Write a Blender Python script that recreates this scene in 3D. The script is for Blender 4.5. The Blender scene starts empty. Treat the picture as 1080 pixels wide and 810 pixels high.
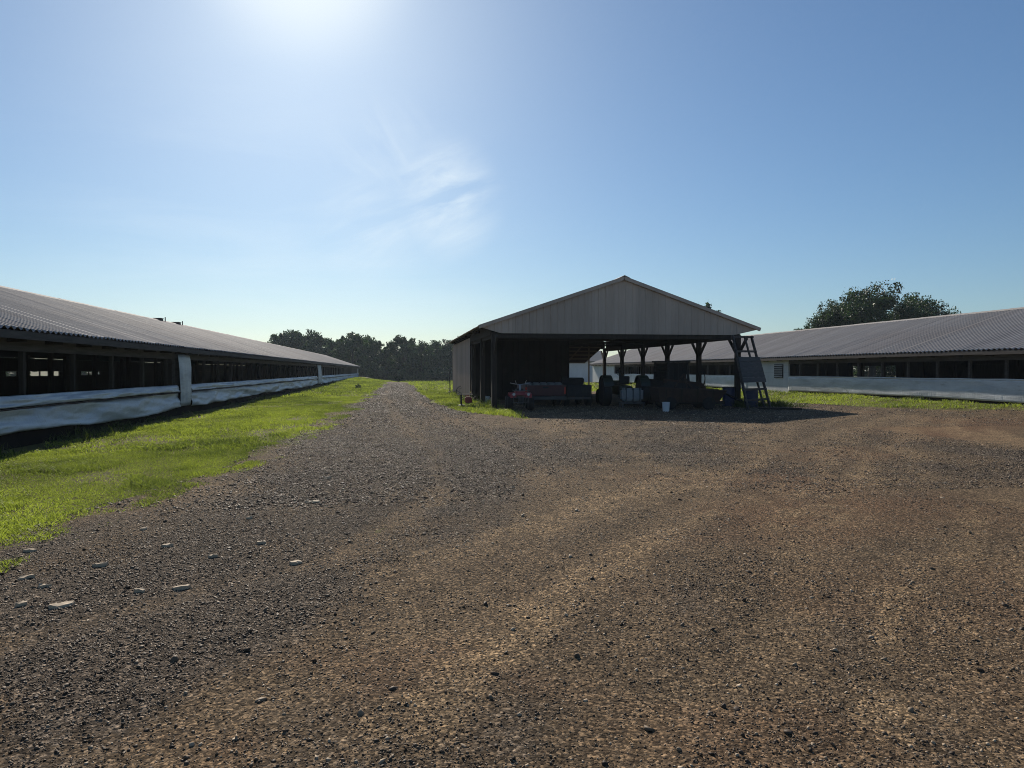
import bpy, math, random
import numpy as np
from mathutils import Vector
R = math.radians
rng = np.random.default_rng(11)
random.seed(5)
scene = bpy.context.scene
col = scene.collection

# ------------------------------------------------------------------ camera frame
YAW = R(9.1)            # camera looks this far to the right of the buildings' axis (+Y)
CAM_H = 1.6
FPX, HORIZ = 749.0, 391.0
def at(px, d, z=0.0):
    """ground plan point seen at photo column px, d metres in front of the camera, at height z"""
    l = (px - 540) / FPX * d
    return Vector((math.sin(YAW) * d + math.cos(YAW) * l, math.cos(YAW) * d - math.sin(YAW) * l, z))
def zat(py, d):
    return CAM_H + (HORIZ - py) * d / FPX

SUN_EL, SUN_AZ = R(30.0), R(-7.3)      # azimuth measured from +Y towards +X

# ------------------------------------------------------------------ numpy noise and terrain
def _h(ix, iy, s):
    n = (ix.astype(np.int64) * 374761393 + iy.astype(np.int64) * 668265263 + s * 1442695041) & 0xffffffff
    n = ((n ^ (n >> 13)) * 1274126177) & 0xffffffff
    return ((n ^ (n >> 16)) & 0xffff) / 65535.0
def vn(x, y, s=0):
    ix, iy = np.floor(x), np.floor(y)
    fx, fy = x - ix, y - iy
    fx, fy = fx * fx * (3 - 2 * fx), fy * fy * (3 - 2 * fy)
    a = _h(ix, iy, s) * (1 - fx) + _h(ix + 1, iy, s) * fx
    b = _h(ix, iy + 1, s) * (1 - fx) + _h(ix + 1, iy + 1, s) * fx
    return a * (1 - fy) + b * fy
def fbm(x, y, o=4, s=0):
    t, a, w = 0, 0.5, 0
    for k in range(o):
        t = t + a * vn(x * 2 ** k + 17.3 * k, y * 2 ** k - 9.1 * k, s + k); w += a; a *= 0.5
    return t / w
def ss(a, b, x):
    t = np.clip((x - a) / (b - a), 0, 1)
    return t * t * (3 - 2 * t)
def g(x, y):
    """height of the ground"""
    x = np.asarray(x, float); y = np.asarray(y, float)
    z = 0.28 * ss(20.3, 23.2, x) * (1 - ss(60, 90, y))
    z = z + 0.42 * ss(55, 118, y) * (1 - ss(-5, 0.5, x))
    z = z - 1.3 * ss(100, 150, y) * ss(-7.5, -1, x)
    z = z - 1.3 * ss(150, 175, y) * (1 - ss(-7.5, -1, x))
    return z
def gz(x, y): return float(g(x, y))
TRACKS = [([1.5, 3, 4.2, 6, 9, 14, 24, 45, 100], [-5, -3.2, -1.5, 0.2, 1.3, 1.5, 0.8, 0, 0]), ([1.5, 2.2, 4.5, 8, 12, 18, 26], [-2.2, -1.0, 1.5, 4.4, 7.6, 13.5, 24]),
          ([1.5, 3, 5, 8, 13, 20, 30], [1.2, 1.9, 2.6, 3.2, 3.6, 5, 9])]
def track(x, y):
    """1 in the packed wheel tracks that sweep across the yard"""
    t = 0
    for i, (ky, kx) in enumerate(TRACKS):
        sl = (np.interp(y + 0.3, ky, kx) - np.interp(y - 0.3, ky, kx)) / 0.6
        d = (x - np.interp(y, ky, kx) + 0.25 * (fbm(x * 0.6, y * 0.6 + i, 2, 200 + i) - 0.5)) / np.sqrt(1 + sl * sl)
        t = np.maximum(t, np.exp(-((np.abs(d) - 0.82) / 0.24) ** 2) * (0.95 if i < 2 else 0.6))
    return t
def micro(x, y):
    """ruts and lumps of the gravel"""
    near = np.exp(-np.maximum(y, 0) / 30)
    return -0.022 * near * track(x, y) + near * (0.05 * (fbm(x * 0.5, y * 0.35, 3, 3) - 0.5) + 0.014 * (fbm(x * 3, y * 3, 3, 9) - 0.5)) + 0.012 * (fbm(x * 14, y * 14, 2, 21) - 0.5) * np.exp(-np.maximum(y, 0) / 12)
def edge_left(y):
    """x of the ragged border between the left lawn and the gravel"""
    base = np.interp(y, [0, 4, 6.3, 9, 14, 25, 45, 64, 100, 125], [-4.6, -3.9, -3.2, -2.75, -2.1, -1.8, -1.75, -1.75, -1.4, 0.5])
    return base + 0.55 * (fbm(y * 0.45, y * 0 + 3, 3, 5) - 0.5) * 2 * np.interp(y, [4, 12, 40], [0.35, 1, 0.9])
def edge_right(y):
    """x of the border between the drive and the grass beside the shed"""
    return np.interp(y, [22, 24.5, 27, 32, 41, 64, 95, 105], [4.6, 3.7, 2.6, 2.0, 1.7, 1.5, 1.3, 0.0]) + 0.4 * (fbm(y * 0.5, y * 0 + 8, 3, 6) - 0.5) * 2
def edge_yard(y):
    """x of the border between the yard and the grass along the right-hand house"""
    return np.interp(y, [5, 15, 22, 27, 34, 38, 60], [23.2, 23, 22.4, 20.8, 18.9, 16.6, 16.4]) + 0.5 * (fbm(y * 0.6, y * 0 + 2, 3, 7) - 0.5) * 2

# ------------------------------------------------------------------ mesh helpers
class MB:
    def __init__(s): s.v, s.f = [], []
    def add(s, vs, fs):
        o = len(s.v); s.v += [tuple(p) for p in vs]; s.f += [tuple(i + o for i in f) for f in fs]; return s
    def box(s, x0, x1, y0, y1, z0, z1):
        vs = [(x, y, z) for z in (z0, z1) for y in (y0, y1) for x in (x0, x1)]
        return s.add(vs, [(0, 2, 3, 1), (4, 5, 7, 6), (0, 1, 5, 4), (2, 6, 7, 3), (0, 4, 6, 2), (1, 3, 7, 5)])
    def bar(s, a, b, w, h=None, up=(0, 0, 1)):
        a, b = Vector(a), Vector(b); h = h or w
        d = (b - a).normalized(); u = Vector(up)
        if abs(d.dot(u)) > 0.95: u = Vector((0, 1, 0))
        r = d.cross(u).normalized() * w / 2; t = r.normalized().cross(d) * h / 2
        vs = [p + i * r + j * t for p in (a, b) for i, j in ((-1, -1), (1, -1), (1, 1), (-1, 1))]
        return s.add(vs, [(0, 1, 2, 3), (7, 6, 5, 4), (0, 4, 5, 1), (1, 5, 6, 2), (2, 6, 7, 3), (3, 7, 4, 0)])
    def tube(s, pts, rad, n=8, cap=True):
        pts = [Vector(p) for p in pts]
        rad = rad if isinstance(rad, (list, tuple)) else [rad] * len(pts)
        vs, fs = [], []; prev = None
        for i, p in enumerate(pts):
            d = (pts[min(i + 1, len(pts) - 1)] - pts[max(i - 1, 0)]).normalized()
            u = prev if prev is not None else (Vector((1, 0, 0)) if abs(d.x) < 0.8 else Vector((0, 1, 0)))
            r = (u - d * u.dot(d)).normalized(); prev = r; t = d.cross(r)
            vs += [p + (r * math.cos(2 * math.pi * k / n) + t * math.sin(2 * math.pi * k / n)) * rad[i] for k in range(n)]
        for i in range(len(pts) - 1):
            for k in range(n):
                fs.append((i * n + k, i * n + (k + 1) % n, (i + 1) * n + (k + 1) % n, (i + 1) * n + k))
        if cap: fs += [tuple(range(n))[::-1], tuple(range((len(pts) - 1) * n, len(pts) * n))]
        return s.add(vs, fs)
    def lathe(s, prof, c=(0, 0, 0), axis='z', n=20):
        vs, fs = [], []
        for r, h in prof:
            for k in range(n):
                a = 2 * math.pi * k / n; p = (r * math.cos(a), r * math.sin(a), h)
                if axis == 'x': p = (p[2], p[0], p[1])
                if axis == 'y': p = (p[1], p[2], p[0])
                vs.append((p[0] + c[0], p[1] + c[1], p[2] + c[2]))
        for i in range(len(prof) - 1):
            for k in range(n): fs.append((i * n + k, i * n + (k + 1) % n, (i + 1) * n + (k + 1) % n, (i + 1) * n + k))
        fs += [tuple(range(n))[::-1], tuple(range((len(prof) - 1) * n, len(prof) * n))]
        return s.add(vs, fs)
    def prism(s, poly, x0, x1):
        """polygon of (y, z) pushed from x0 to x1"""
        n = len(poly); vs = [(x0, y, z) for y, z in poly] + [(x1, y, z) for y, z in poly]
        return s.add(vs, [tuple(range(n)), tuple(range(2 * n - 1, n - 1, -1))] + [(k, k + n, (k + 1) % n + n, (k + 1) % n) for k in range(n)])
    def build(s, name, m, parent=None, bevel=0, smooth=False):
        me = bpy.data.meshes.new(name); me.from_pydata(s.v, [], s.f); me.validate()
        import bmesh
        bm = bmesh.new(); bm.from_mesh(me); bmesh.ops.recalc_face_normals(bm, faces=bm.faces)
        if bevel: bmesh.ops.bevel(bm, geom=bm.edges[:], offset=bevel, segments=2, affect='EDGES', clamp_overlap=True)
        bm.to_mesh(me); bm.free()
        if smooth: me.polygons.foreach_set('use_smooth', [True] * len(me.polygons))
        return link(name, me, m, parent)
def link(name, me, m, parent=None):
    if m: me.materials.append(m)
    o = bpy.data.objects.new(name, me); col.objects.link(o)
    if parent: o.parent = parent
    return o
def npmesh(name, V, F, m, parent=None, smooth=False, attr=None):
    V = np.asarray(V, np.float32); F = np.asarray(F, np.int32); n = F.shape[1]
    me = bpy.data.meshes.new(name)
    me.vertices.add(len(V)); me.vertices.foreach_set('co', V.ravel())
    me.loops.add(F.size); me.loops.foreach_set('vertex_index', F.ravel())
    me.polygons.add(len(F)); me.polygons.foreach_set('loop_start', np.arange(0, F.size, n, dtype=np.int32))
    me.polygons.foreach_set('loop_total', np.full(len(F), n, np.int32))
    if smooth: me.polygons.foreach_set('use_smooth', np.ones(len(F), bool))
    me.update(calc_edges=True)
    for k, a in (attr or {}).items():
        at_ = me.attributes.new(k, 'FLOAT', 'POINT'); at_.data.foreach_set('value', np.asarray(a, np.float32))
    return link(name, me, m, parent)
def gridfaces(nx, ny):
    i, j = np.meshgrid(np.arange(nx - 1), np.arange(ny - 1), indexing='ij'); a = (i * ny + j).ravel()
    return np.stack([a, a + ny, a + ny + 1, a + 1], 1)
def empty(name, loc, label, cat, group=None, rz=0):
    o = bpy.data.objects.new(name, None); col.objects.link(o); o.location = loc; o.rotation_euler.z = rz
    o.empty_display_size = 0.2
    return tag(o, label, cat, group)
def tag(o, label=None, cat=None, group=None, kind=None):
    if label: o['label'] = label
    if cat: o['category'] = cat
    if group: o['group'] = group
    if kind: o['kind'] = kind
    return o
def same(o, parent, loc=(0, 0, 0), name=None):
    c = o.copy(); col.objects.link(c); c.parent = parent; c.location = loc; return c
def dup(root, loc, rz=0, scale=1, label=None):
    r = root.copy(); col.objects.link(r); r.location = loc; r.rotation_euler.z = rz
    r.scale = scale if isinstance(scale, tuple) else (scale,) * 3
    if label: r['label'] = label
    for ch in list(root.children):
        c = ch.copy(); col.objects.link(c); c.parent = r
        for q in ch.children:
            d = q.copy(); col.objects.link(d); d.parent = c
    return r

# ------------------------------------------------------------------ materials
def newmat(name):
    m = bpy.data.materials.new(name); m.use_nodes = True; nt = m.node_tree; nt.nodes.clear()
    out = nt.nodes.new('ShaderNodeOutputMaterial'); b = nt.nodes.new('ShaderNodeBsdfPrincipled')
    nt.links.new(b.outputs[0], out.inputs[0])
    return m, nt, b, out
def N(nt, t, **kw):
    n = nt.nodes.new(t)
    for k, v in kw.items():
        if k in n.inputs: n.inputs[k].default_value = v
        else: setattr(n, k, v)
    return n
def coords(nt): return nt.nodes.new('ShaderNodeTexCoord').outputs['Object']
def noise(nt, vec, scale, detail=5, rough=0.6, stretch=None):
    if stretch:
        mp = N(nt, 'ShaderNodeMapping'); mp.inputs['Scale'].default_value = stretch
        nt.links.new(vec, mp.inputs[0]); vec = mp.outputs[0]
    n = N(nt, 'ShaderNodeTexNoise'); n.inputs['Scale'].default_value = scale
    n.inputs['Detail'].default_value = detail; n.inputs['Roughness'].default_value = rough
    nt.links.new(vec, n.inputs['Vector']); return n.outputs['Fac']
def ramp(nt, fac, stops):
    r = N(nt, 'ShaderNodeValToRGB'); e = r.color_ramp.elements
    while len(e) < len(stops): e.new(0.5)
    for i, (p, c) in enumerate(stops):
        e[i].position = p; e[i].color = (*c, 1) if len(c) == 3 else c
    nt.links.new(fac, r.inputs[0]); return r.outputs[0]
def mix(nt, fac, a, b, mode='MIX'):
    n = N(nt, 'ShaderNodeMix', data_type='RGBA', blend_type=mode)
    for k, v in ((0, fac), (6, a), (7, b)):
        if hasattr(v, 'links'): nt.links.new(v, n.inputs[k])
        elif k == 0: n.inputs[0].default_value = v
        else: n.inputs[k].default_value = (*v, 1)
    return n.outputs[2]
def mth(nt, op, a, b=0.5):
    n = N(nt, 'ShaderNodeMath', operation=op)
    for k, v in ((0, a), (1, b)):
        if hasattr(v, 'links'): nt.links.new(v, n.inputs[k])
        else: n.inputs[k].default_value = v
    return n.outputs[0]
def bump(nt, b, h, strength, dist=0.01):
    n = N(nt, 'ShaderNodeBump'); n.inputs['Strength'].default_value = strength; n.inputs['Distance'].default_value = dist
    nt.links.new(h, n.inputs['Height']); nt.links.new(n.outputs[0], b.inputs['Normal'])
def attr(nt, name): 
    n = N(nt, 'ShaderNodeAttribute'); n.attribute_name = name; return n.outputs['Fac']
def panels(nt, v, c, axis, width, lo=0.86, hi=1.08):
    sp = N(nt, 'ShaderNodeSeparateXYZ'); nt.links.new(v, sp.inputs[0])
    k = mth(nt, 'FLOOR', mth(nt, 'DIVIDE', sp.outputs[axis] if axis < 3 else mth(nt, 'ADD', sp.outputs[0], sp.outputs[1]), width), 0)
    w = N(nt, 'ShaderNodeTexWhiteNoise', noise_dimensions='1D'); nt.links.new(k, w.inputs['W'])
    return mix(nt, 1.0, c, ramp(nt, w.outputs['Value'], [(0, (lo,) * 3), (1, (hi,) * 3)]), 'MULTIPLY')
def surf(name, c1, c2, scale=6, rough=0.6, metal=0.0, bmp=0.15, stretch=None, spec=0.5, dist=0.004, panel=0):
    m, nt, b, o = newmat(name); v = coords(nt)
    n1 = noise(nt, v, scale, 6, 0.65, stretch); n2 = noise(nt, v, scale * 9, 4, 0.6, stretch)
    c = ramp(nt, n1, [(0.3, c1), (0.7, c2)])
    c = mix(nt, mth(nt, 'MULTIPLY', n2, 0.35), c, tuple(k * 0.55 for k in c1))
    if panel: c = panels(nt, v, c, 3, panel)
    nt.links.new(c, b.inputs['Base Color'])
    b.inputs['Roughness'].default_value = rough; b.inputs['Metallic'].default_value = metal
    b.inputs['Specular IOR Level'].default_value = spec
    if bmp: bump(nt, b, n2, bmp, dist)
    return m
M = {}
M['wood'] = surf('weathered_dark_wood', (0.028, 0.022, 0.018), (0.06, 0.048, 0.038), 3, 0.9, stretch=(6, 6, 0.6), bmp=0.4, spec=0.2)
M['wood_grey'] = surf('weathered_grey_wood', (0.06, 0.052, 0.047), (0.115, 0.10, 0.09), 2.5, 0.85, stretch=(6, 0.5, 6), bmp=0.4, spec=0.2)
M['brown'] = surf('brown_plank', (0.11, 0.088, 0.064), (0.18, 0.145, 0.105), 2.5, 0.8, stretch=(0.5, 6, 6), bmp=0.3, spec=0.2)
M['inside'] = surf('dusty_board_and_base_shade', (0.014, 0.012, 0.011), (0.028, 0.024, 0.021), 2, 0.95, bmp=0.1, spec=0.05)  # near black; on the houses' base walls it stands in for shade
M['siding'] = surf('dull_tan_sheet_metal', (0.47, 0.36, 0.28), (0.60, 0.47, 0.375), 0.7, 0.6, metal=0.0, stretch=(3, 3, 0.4), bmp=0.05, spec=0.3, panel=0.915)
M['white'] = surf('chalky_white_paint', (0.55, 0.57, 0.57), (0.7, 0.71, 0.7), 1.3, 0.7, stretch=(1, 1, 0.4), bmp=0.1, spec=0.25)
M['dark_metal'] = surf('dark_painted_steel', (0.022, 0.022, 0.025), (0.045, 0.043, 0.042), 8, 0.7, bmp=0.1, spec=0.2)
M['black'] = surf('black_rubber', (0.012, 0.012, 0.013), (0.025, 0.024, 0.023), 12, 0.8, bmp=0.2, spec=0.3)
M['red'] = surf('faded_red_paint', (0.30, 0.028, 0.03), (0.40, 0.055, 0.05), 3, 0.4, bmp=0.03)
M['maroon'] = surf('dusty_maroon_paint', (0.05, 0.008, 0.01), (0.08, 0.013, 0.013), 3, 0.6, bmp=0.03)
M['chrome'] = surf('worn_chrome', (0.5, 0.5, 0.5), (0.62, 0.62, 0.62), 4, 0.3, metal=1, bmp=0.03)
M['lamp_red'] = surf('red_lens', (0.35, 0.02, 0.02), (0.42, 0.03, 0.02), 9, 0.15, bmp=0)
M['lamp_clear'] = surf('clear_lens', (0.5, 0.5, 0.48), (0.6, 0.6, 0.58), 9, 0.12, bmp=0)
M['blue'] = surf('dark_blue_drum_plastic', (0.018, 0.025, 0.075), (0.03, 0.04, 0.10), 3, 0.45, bmp=0.03)
M['poly'] = surf('pale_poly_tank', (0.20, 0.21, 0.215), (0.28, 0.285, 0.285), 5, 0.45, bmp=0.05)
M['bucket'] = surf('white_bucket_plastic', (0.6, 0.62, 0.63), (0.7, 0.71, 0.71), 5, 0.4, bmp=0.02)
M['glass'] = surf('dark_glass', (0.02, 0.024, 0.028), (0.03, 0.034, 0.038), 2, 0.08, bmp=0)
M['rust'] = surf('rusty_iron', (0.025, 0.014, 0.01), (0.055, 0.028, 0.018), 5, 0.85, bmp=0.3)
M['green_paint'] = surf('dark_green_tractor_paint', (0.012, 0.02, 0.012), (0.02, 0.03, 0.016), 4, 0.45, bmp=0.03)
M['concrete'] = surf('dirty_block_wall', (0.13, 0.12, 0.105), (0.22, 0.2, 0.18), 2.2, 0.9, bmp=0.4)
M['pale_stone'] = surf('pale_flat_stone', (0.40, 0.30, 0.19), (0.55, 0.43, 0.29), 7, 0.8, bmp=0.5)
M['panel_grey'] = surf('grey_weathered_board', (0.055, 0.053, 0.05), (0.095, 0.09, 0.084), 2.5, 0.8, stretch=(1, 1, 5), bmp=0.3)
M['load'] = surf('dusty_pale_sacks', (0.13, 0.13, 0.125), (0.2, 0.195, 0.19), 5, 0.8, bmp=0.4)

def roof_mat():
    m, nt, b, o = newmat('weathered_corrugated_roof'); v = coords(nt)
    big = noise(nt, v, 0.16, 4, 0.6); streak = noise(nt, v, 1.2, 4, 0.6, (0.25, 6, 1)); fine = noise(nt, v, 20, 3)
    c = ramp(nt, streak, [(0.25, (0.26, 0.24, 0.225)), (0.75, (0.365, 0.34, 0.32))])
    c = mix(nt, ramp(nt, big, [(0.52, (0, 0, 0)), (0.75, (0.4, 0.4, 0.4))]), c, (0.24, 0.19, 0.16))
    c = panels(nt, v, c, 1, 0.78, 0.9, 1.06)
    c = mix(nt, ramp(nt, noise(nt, v, 0.9, 5, 0.7, (0.3, 3, 1)), [(0.6, (0,) * 3), (0.8, (0.4,) * 3)]), c, (0.17, 0.11, 0.08))
    nt.links.new(c, b.inputs['Base Color'])
    b.inputs['Metallic'].default_value = 0.0; b.inputs['Specular IOR Level'].default_value = 0.08
    nt.links.new(ramp(nt, fine, [(0.3, (0.75,) * 3), (0.7, (0.85,) * 3)]), b.inputs['Roughness'])
    return m
M['roof'] = roof_mat()
def curtain_mat():
    m, nt, b, o = newmat('dusty_white_woven_plastic'); v = coords(nt)
    d = noise(nt, v, 0.8, 6, 0.65, (1, 0.5, 2.5)); f = noise(nt, v, 7, 4, 0.6, (1, 0.35, 2))
    c = ramp(nt, d, [(0.3, (0.36, 0.385, 0.40)), (0.62, (0.60, 0.625, 0.635))])
    c = mix(nt, ramp(nt, f, [(0.55, (0, 0, 0)), (0.75, (0.5, 0.5, 0.5))]), c, (0.27, 0.25, 0.22))
    nt.links.new(c, b.inputs['Base Color']); b.inputs['Roughness'].default_value = 0.5
    cr = noise(nt, v, 2.2, 4, 0.7, (1, 1.6, 0.5)); cr2 = N(nt, 'ShaderNodeMath', operation='ABSOLUTE'); nt.links.new(mth(nt, 'SUBTRACT', cr, 0.5), cr2.inputs[0])
    bump(nt, b, mth(nt, 'ADD', f, mth(nt, 'MULTIPLY', cr2.outputs[0], -2.5)), 0.35, 0.03)
    return m
M['curtain'] = curtain_mat()
def leaf_mat(name, c1, c2, tr=0.35, nscale=0.35):
    m, nt, b, o = newmat(name); v = coords(nt)
    n1 = noise(nt, v, nscale, 3); at_ = attr(nt, 'tone')
    c = ramp(nt, mth(nt, 'ADD', mth(nt, 'MULTIPLY', n1, 0.6), mth(nt, 'MULTIPLY', at_, 0.4)), [(0.28, c1), (0.72, c2)])
    nt.links.new(c, b.inputs['Base Color']); b.inputs['Roughness'].default_value = 0.5; b.inputs['Specular IOR Level'].default_value = 0.3
    t = N(nt, 'ShaderNodeBsdfTranslucent'); s = N(nt, 'ShaderNodeMixShader'); s.inputs[0].default_value = tr
    nt.links.new(mix(nt, 1.0, c, (1.0, 1.15, 0.55), 'MULTIPLY'), t.inputs[0])
    nt.links.new(b.outputs[0], s.inputs[1]); nt.links.new(t.outputs[0], s.inputs[2]); nt.links.new(s.outputs[0], o.inputs[0])
    return m
M['leaf'] = leaf_mat('tree_leaves', (0.02, 0.036, 0.017), (0.07, 0.11, 0.035), 0.2)
M['grass'] = leaf_mat('grass_blades', (0.09, 0.11, 0.038), (0.32, 0.345, 0.08), 0.6, 0.5)
M['weed'] = leaf_mat('dark_weeds', (0.035, 0.055, 0.015), (0.08, 0.10, 0.03), 0.4, 0.6)
M['bark'] = surf('bark', (0.045, 0.036, 0.03), (0.085, 0.07, 0.055), 4, 0.9, stretch=(4, 4, 0.7), bmp=0.6)

def gravel_mat():
    m, nt, b, o = newmat('gravel_and_dirt'); v = coords(nt)
    grey, sand, red = attr(nt, 'grey'), attr(nt, 'sand'), attr(nt, 'red')
    vo = N(nt, 'ShaderNodeTexVoronoi'); vo.inputs['Scale'].default_value = 38; nt.links.new(v, vo.inputs['Vector'])
    vo2 = N(nt, 'ShaderNodeTexVoronoi'); vo2.inputs['Scale'].default_value = 75; nt.links.new(v, vo2.inputs['Vector'])
    n1 = noise(nt, v, 2.3, 6, 0.7); n2 = noise(nt, v, 30, 5, 0.75); n3 = noise(nt, v, 0.7, 4, 0.6)
    dirt = ramp(nt, n1, [(0.25, (0.086, 0.061, 0.038)), (0.75, (0.19, 0.136, 0.082))])
    dirt = mix(nt, red, dirt, (0.165, 0.092, 0.050))
    sandc = ramp(nt, n2, [(0.3, (0.20, 0.137, 0.076)), (0.7, (0.40, 0.285, 0.165))])
    dirt = mix(nt, mth(nt, 'MULTIPLY', sand, ramp(nt, noise(nt, v, 5, 6, 0.75), [(0.38, (0.1,) * 3), (0.62, (1,) * 3)])), dirt, sandc)
    stone = ramp(nt, vo.outputs['Color'], [(0.1, (0.03, 0.025, 0.02)), (0.5, (0.085, 0.07, 0.056)), (0.9, (0.22, 0.18, 0.14))])
    gm = mth(nt, 'ADD', grey, mth(nt, 'MULTIPLY', mth(nt, 'SUBTRACT', n2, 0.5), 1.3))
    c = mix(nt, ramp(nt, gm, [(0.35, (0.2,) * 3), (0.75, (0.85,) * 3)]), dirt, stone)
    c = mix(nt, 0.85, c, mix(nt, 1.0, c, ramp(nt, vo2.outputs['Color'], [(0.15, (0.2,) * 3), (0.55, (0.85,) * 3), (0.9, (2.7, 2.55, 2.35))]), 'MULTIPLY'))
    c = mix(nt, ramp(nt, n2, [(0.38, (0.7,) * 3), (0.52, (0,) * 3)]), c, (0.03, 0.022, 0.016))
    nt.links.new(c, b.inputs['Base Color']); b.inputs['Roughness'].default_value = 0.95; b.inputs['Specular IOR Level'].default_value = 0.05
    hh = mth(nt, 'ADD', mth(nt, 'MULTIPLY', vo.outputs['Distance'], -1.0), mth(nt, 'ADD', mth(nt, 'MULTIPLY', n2, 1.2), mth(nt, 'MULTIPLY', vo2.outputs['Distance'], -0.5)))
    bump(nt, b, hh, 0.6, 0.014)
    return m
M['gravel'] = gravel_mat()
def soil_mat():
    m, nt, b, o = newmat('thin_turf_soil'); v = coords(nt)
    n1 = noise(nt, v, 0.9, 6, 0.75); n2 = noise(nt, v, 14, 6, 0.75)
    c = ramp(nt, n1, [(0.35, (0.10, 0.105, 0.03)), (0.62, (0.15, 0.135, 0.048))])
    c = mix(nt, ramp(nt, n2, [(0.42, (0,) * 3), (0.62, (0.8,) * 3)]), c, (0.07, 0.055, 0.03))
    nt.links.new(c, b.inputs['Base Color']); b.inputs['Roughness'].default_value = 0.95; b.inputs['Specular IOR Level'].default_value = 0.1
    bump(nt, b, n2, 0.8, 0.04)
    return m
M['soil'] = soil_mat()
def stone_mat():
    m, nt, b, o = newmat('loose_gravel_stones'); v = coords(nt); t = attr(nt, 'tone'); n2 = noise(nt, v, 60, 4)
    c = ramp(nt, t, [(0.0, (0.02, 0.016, 0.012)), (0.3, (0.065, 0.048, 0.034)), (0.65, (0.18, 0.132, 0.084)), (1.0, (0.62, 0.49, 0.34))])
    c = mix(nt, mth(nt, 'MULTIPLY', n2, 0.4), c, (0.15, 0.10, 0.065))
    nt.links.new(c, b.inputs['Base Color']); b.inputs['Roughness'].default_value = 0.6; b.inputs['Specular IOR Level'].default_value = 0.15
    bump(nt, b, n2, 0.4, 0.004)
    return m
M['stone'] = stone_mat()

# ------------------------------------------------------------------ ground
def lines(*segs):
    out = []
    for a, b, st in segs: out += list(np.arange(a, b, st))
    return np.array(out + [segs[-1][1]])
def sheet(name, xs, ys, zf, m, **kw):
    X, Y = np.meshgrid(xs, ys, indexing='ij'); Z = zf(X, Y)
    return npmesh(name, np.stack([X, Y, Z], -1).reshape(-1, 3), gridfaces(len(xs), len(ys)), m, smooth=True, **kw)
gx = lines((-3000, -200, 400), (-200, -20, 15), (-20, 30, 0.5), (30, 200, 10), (200, 3000, 400))
gy = lines((-300, -10, 30), (-10, 60, 0.5), (60, 200, 2.5), (200, 400, 20), (400, 4000, 400))
ground = sheet('ground', gx, gy, lambda x, y: g(x, y) + 0.03 * (fbm(x * 0.8, y * 0.8, 3, 4) - 0.5) * ((np.abs(x) < 30) & (y < 200)) - 0.035, M['soil'])
tag(ground, kind='structure')

xs = lines((-6, -4, 0.06), (-4, 6, 0.03), (6, 10, 0.08), (10, 26, 0.25))
ys = lines((-6, 1.8, 0.4), (1.8, 9, 0.03), (9, 16, 0.07), (16, 30, 0.2), (30, 108, 0.7))
X, Y = np.meshgrid(xs, ys, indexing='ij')
def inside(x, y):
    """>0 on the gravel, falling below 0 outside its ragged border"""
    l = x - edge_left(y) + 0.7
    r = np.where(y < 21, edge_yard(y) - x, np.where(y < 60, np.maximum(edge_right(y) - x, np.minimum(np.minimum(edge_yard(y) - x, x - np.interp(y, [21, 25.5, 30, 31], [1.8, 3.5, 4.1, 4.2])), 52.5 - y)), edge_right(y) - x))
    return np.minimum(np.minimum(l, r), 103 - y)
ins = inside(X, Y)
fade = 0.35 * (fbm(X * 2.2, Y * 2.2, 3, 31) - 0.5)
Z = g(X, Y) + micro(X, Y) + 0.0 - 0.09 * (1 - ss(-0.15, 0.12, ins + fade))
cx = np.interp(Y, [2, 4, 6, 9, 15, 30, 100], [-1.3, -1.5, -1.4, -0.5, 0.3, 0.2, 0])      # grey stony band of the drive
hw = np.interp(Y, [2, 4, 6, 9, 15, 30, 100], [0.1, 0.5, 1.3, 2.0, 3.0, 2.2, 1.8])
band = 1 - ss(0.3, 1.7, np.abs(X - cx) / hw + 1.2 * (fbm(X * 0.8, Y * 0.6, 4, 41) - 0.5))
pat = fbm(X * 0.33 + 4, Y * 0.22, 4, 40)
grey = np.clip(0.12 + 0.6 * band + 2.2 * (pat - 0.5) + 1.0 * (fbm(X * 1.6, Y * 1.1, 3, 42) - 0.5), 0, 1)
ang = (X * 0.80 - Y * 0.6, X * 0.6 + Y * 0.8)
wob = 0.5 * np.sin(ang[1] * 0.35)
tr = fbm((ang[0] + wob) * 2.0 + 2, ang[1] * 0.2, 4, 50)
tr = tr + 0.35 * (fbm(X * 3, Y * 3, 4, 51) - 0.5)
sand = np.clip(0.95 * ss(0.46, 0.66, tr) * (1 - 0.8 * band) * ss(-2.5, 1.5, X + 0.3 * (Y - 3)) * 1.0, 0, 1)
red = np.clip(ss(0.5, 0.75, fbm(X * 0.22 + 9, Y * 0.4, 4, 60)) * ss(0, 5, X) * 0.8 + 0.35 * ss(0.5, 0.7, fbm(X, Y, 3, 61)) * ss(7, 3, Y), 0, 1)
tk_ = track(X, Y) * (0.55 + 0.9 * (fbm(X * 2.5, Y * 2.5, 3, 210) - 0.3))
grey = np.clip(grey - 0.55 * tk_, 0, 1); sand = np.clip(sand + 0.38 * tk_, 0, 1)
keep = (ins > -0.45).ravel()
F = gridfaces(len(xs), len(ys)); F = F[keep[F].all(1)]
V = np.stack([X, Y, Z], -1).reshape(-1, 3)
used = np.zeros(len(V), bool); used[F] = True; idx = np.cumsum(used) - 1
road = npmesh('gravel_road', V[used], idx[F], M['gravel'], smooth=True,
              attr={'grey': grey.ravel()[used], 'sand': sand.ravel()[used], 'red': red.ravel()[used]})
tag(road, kind='structure')

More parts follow.
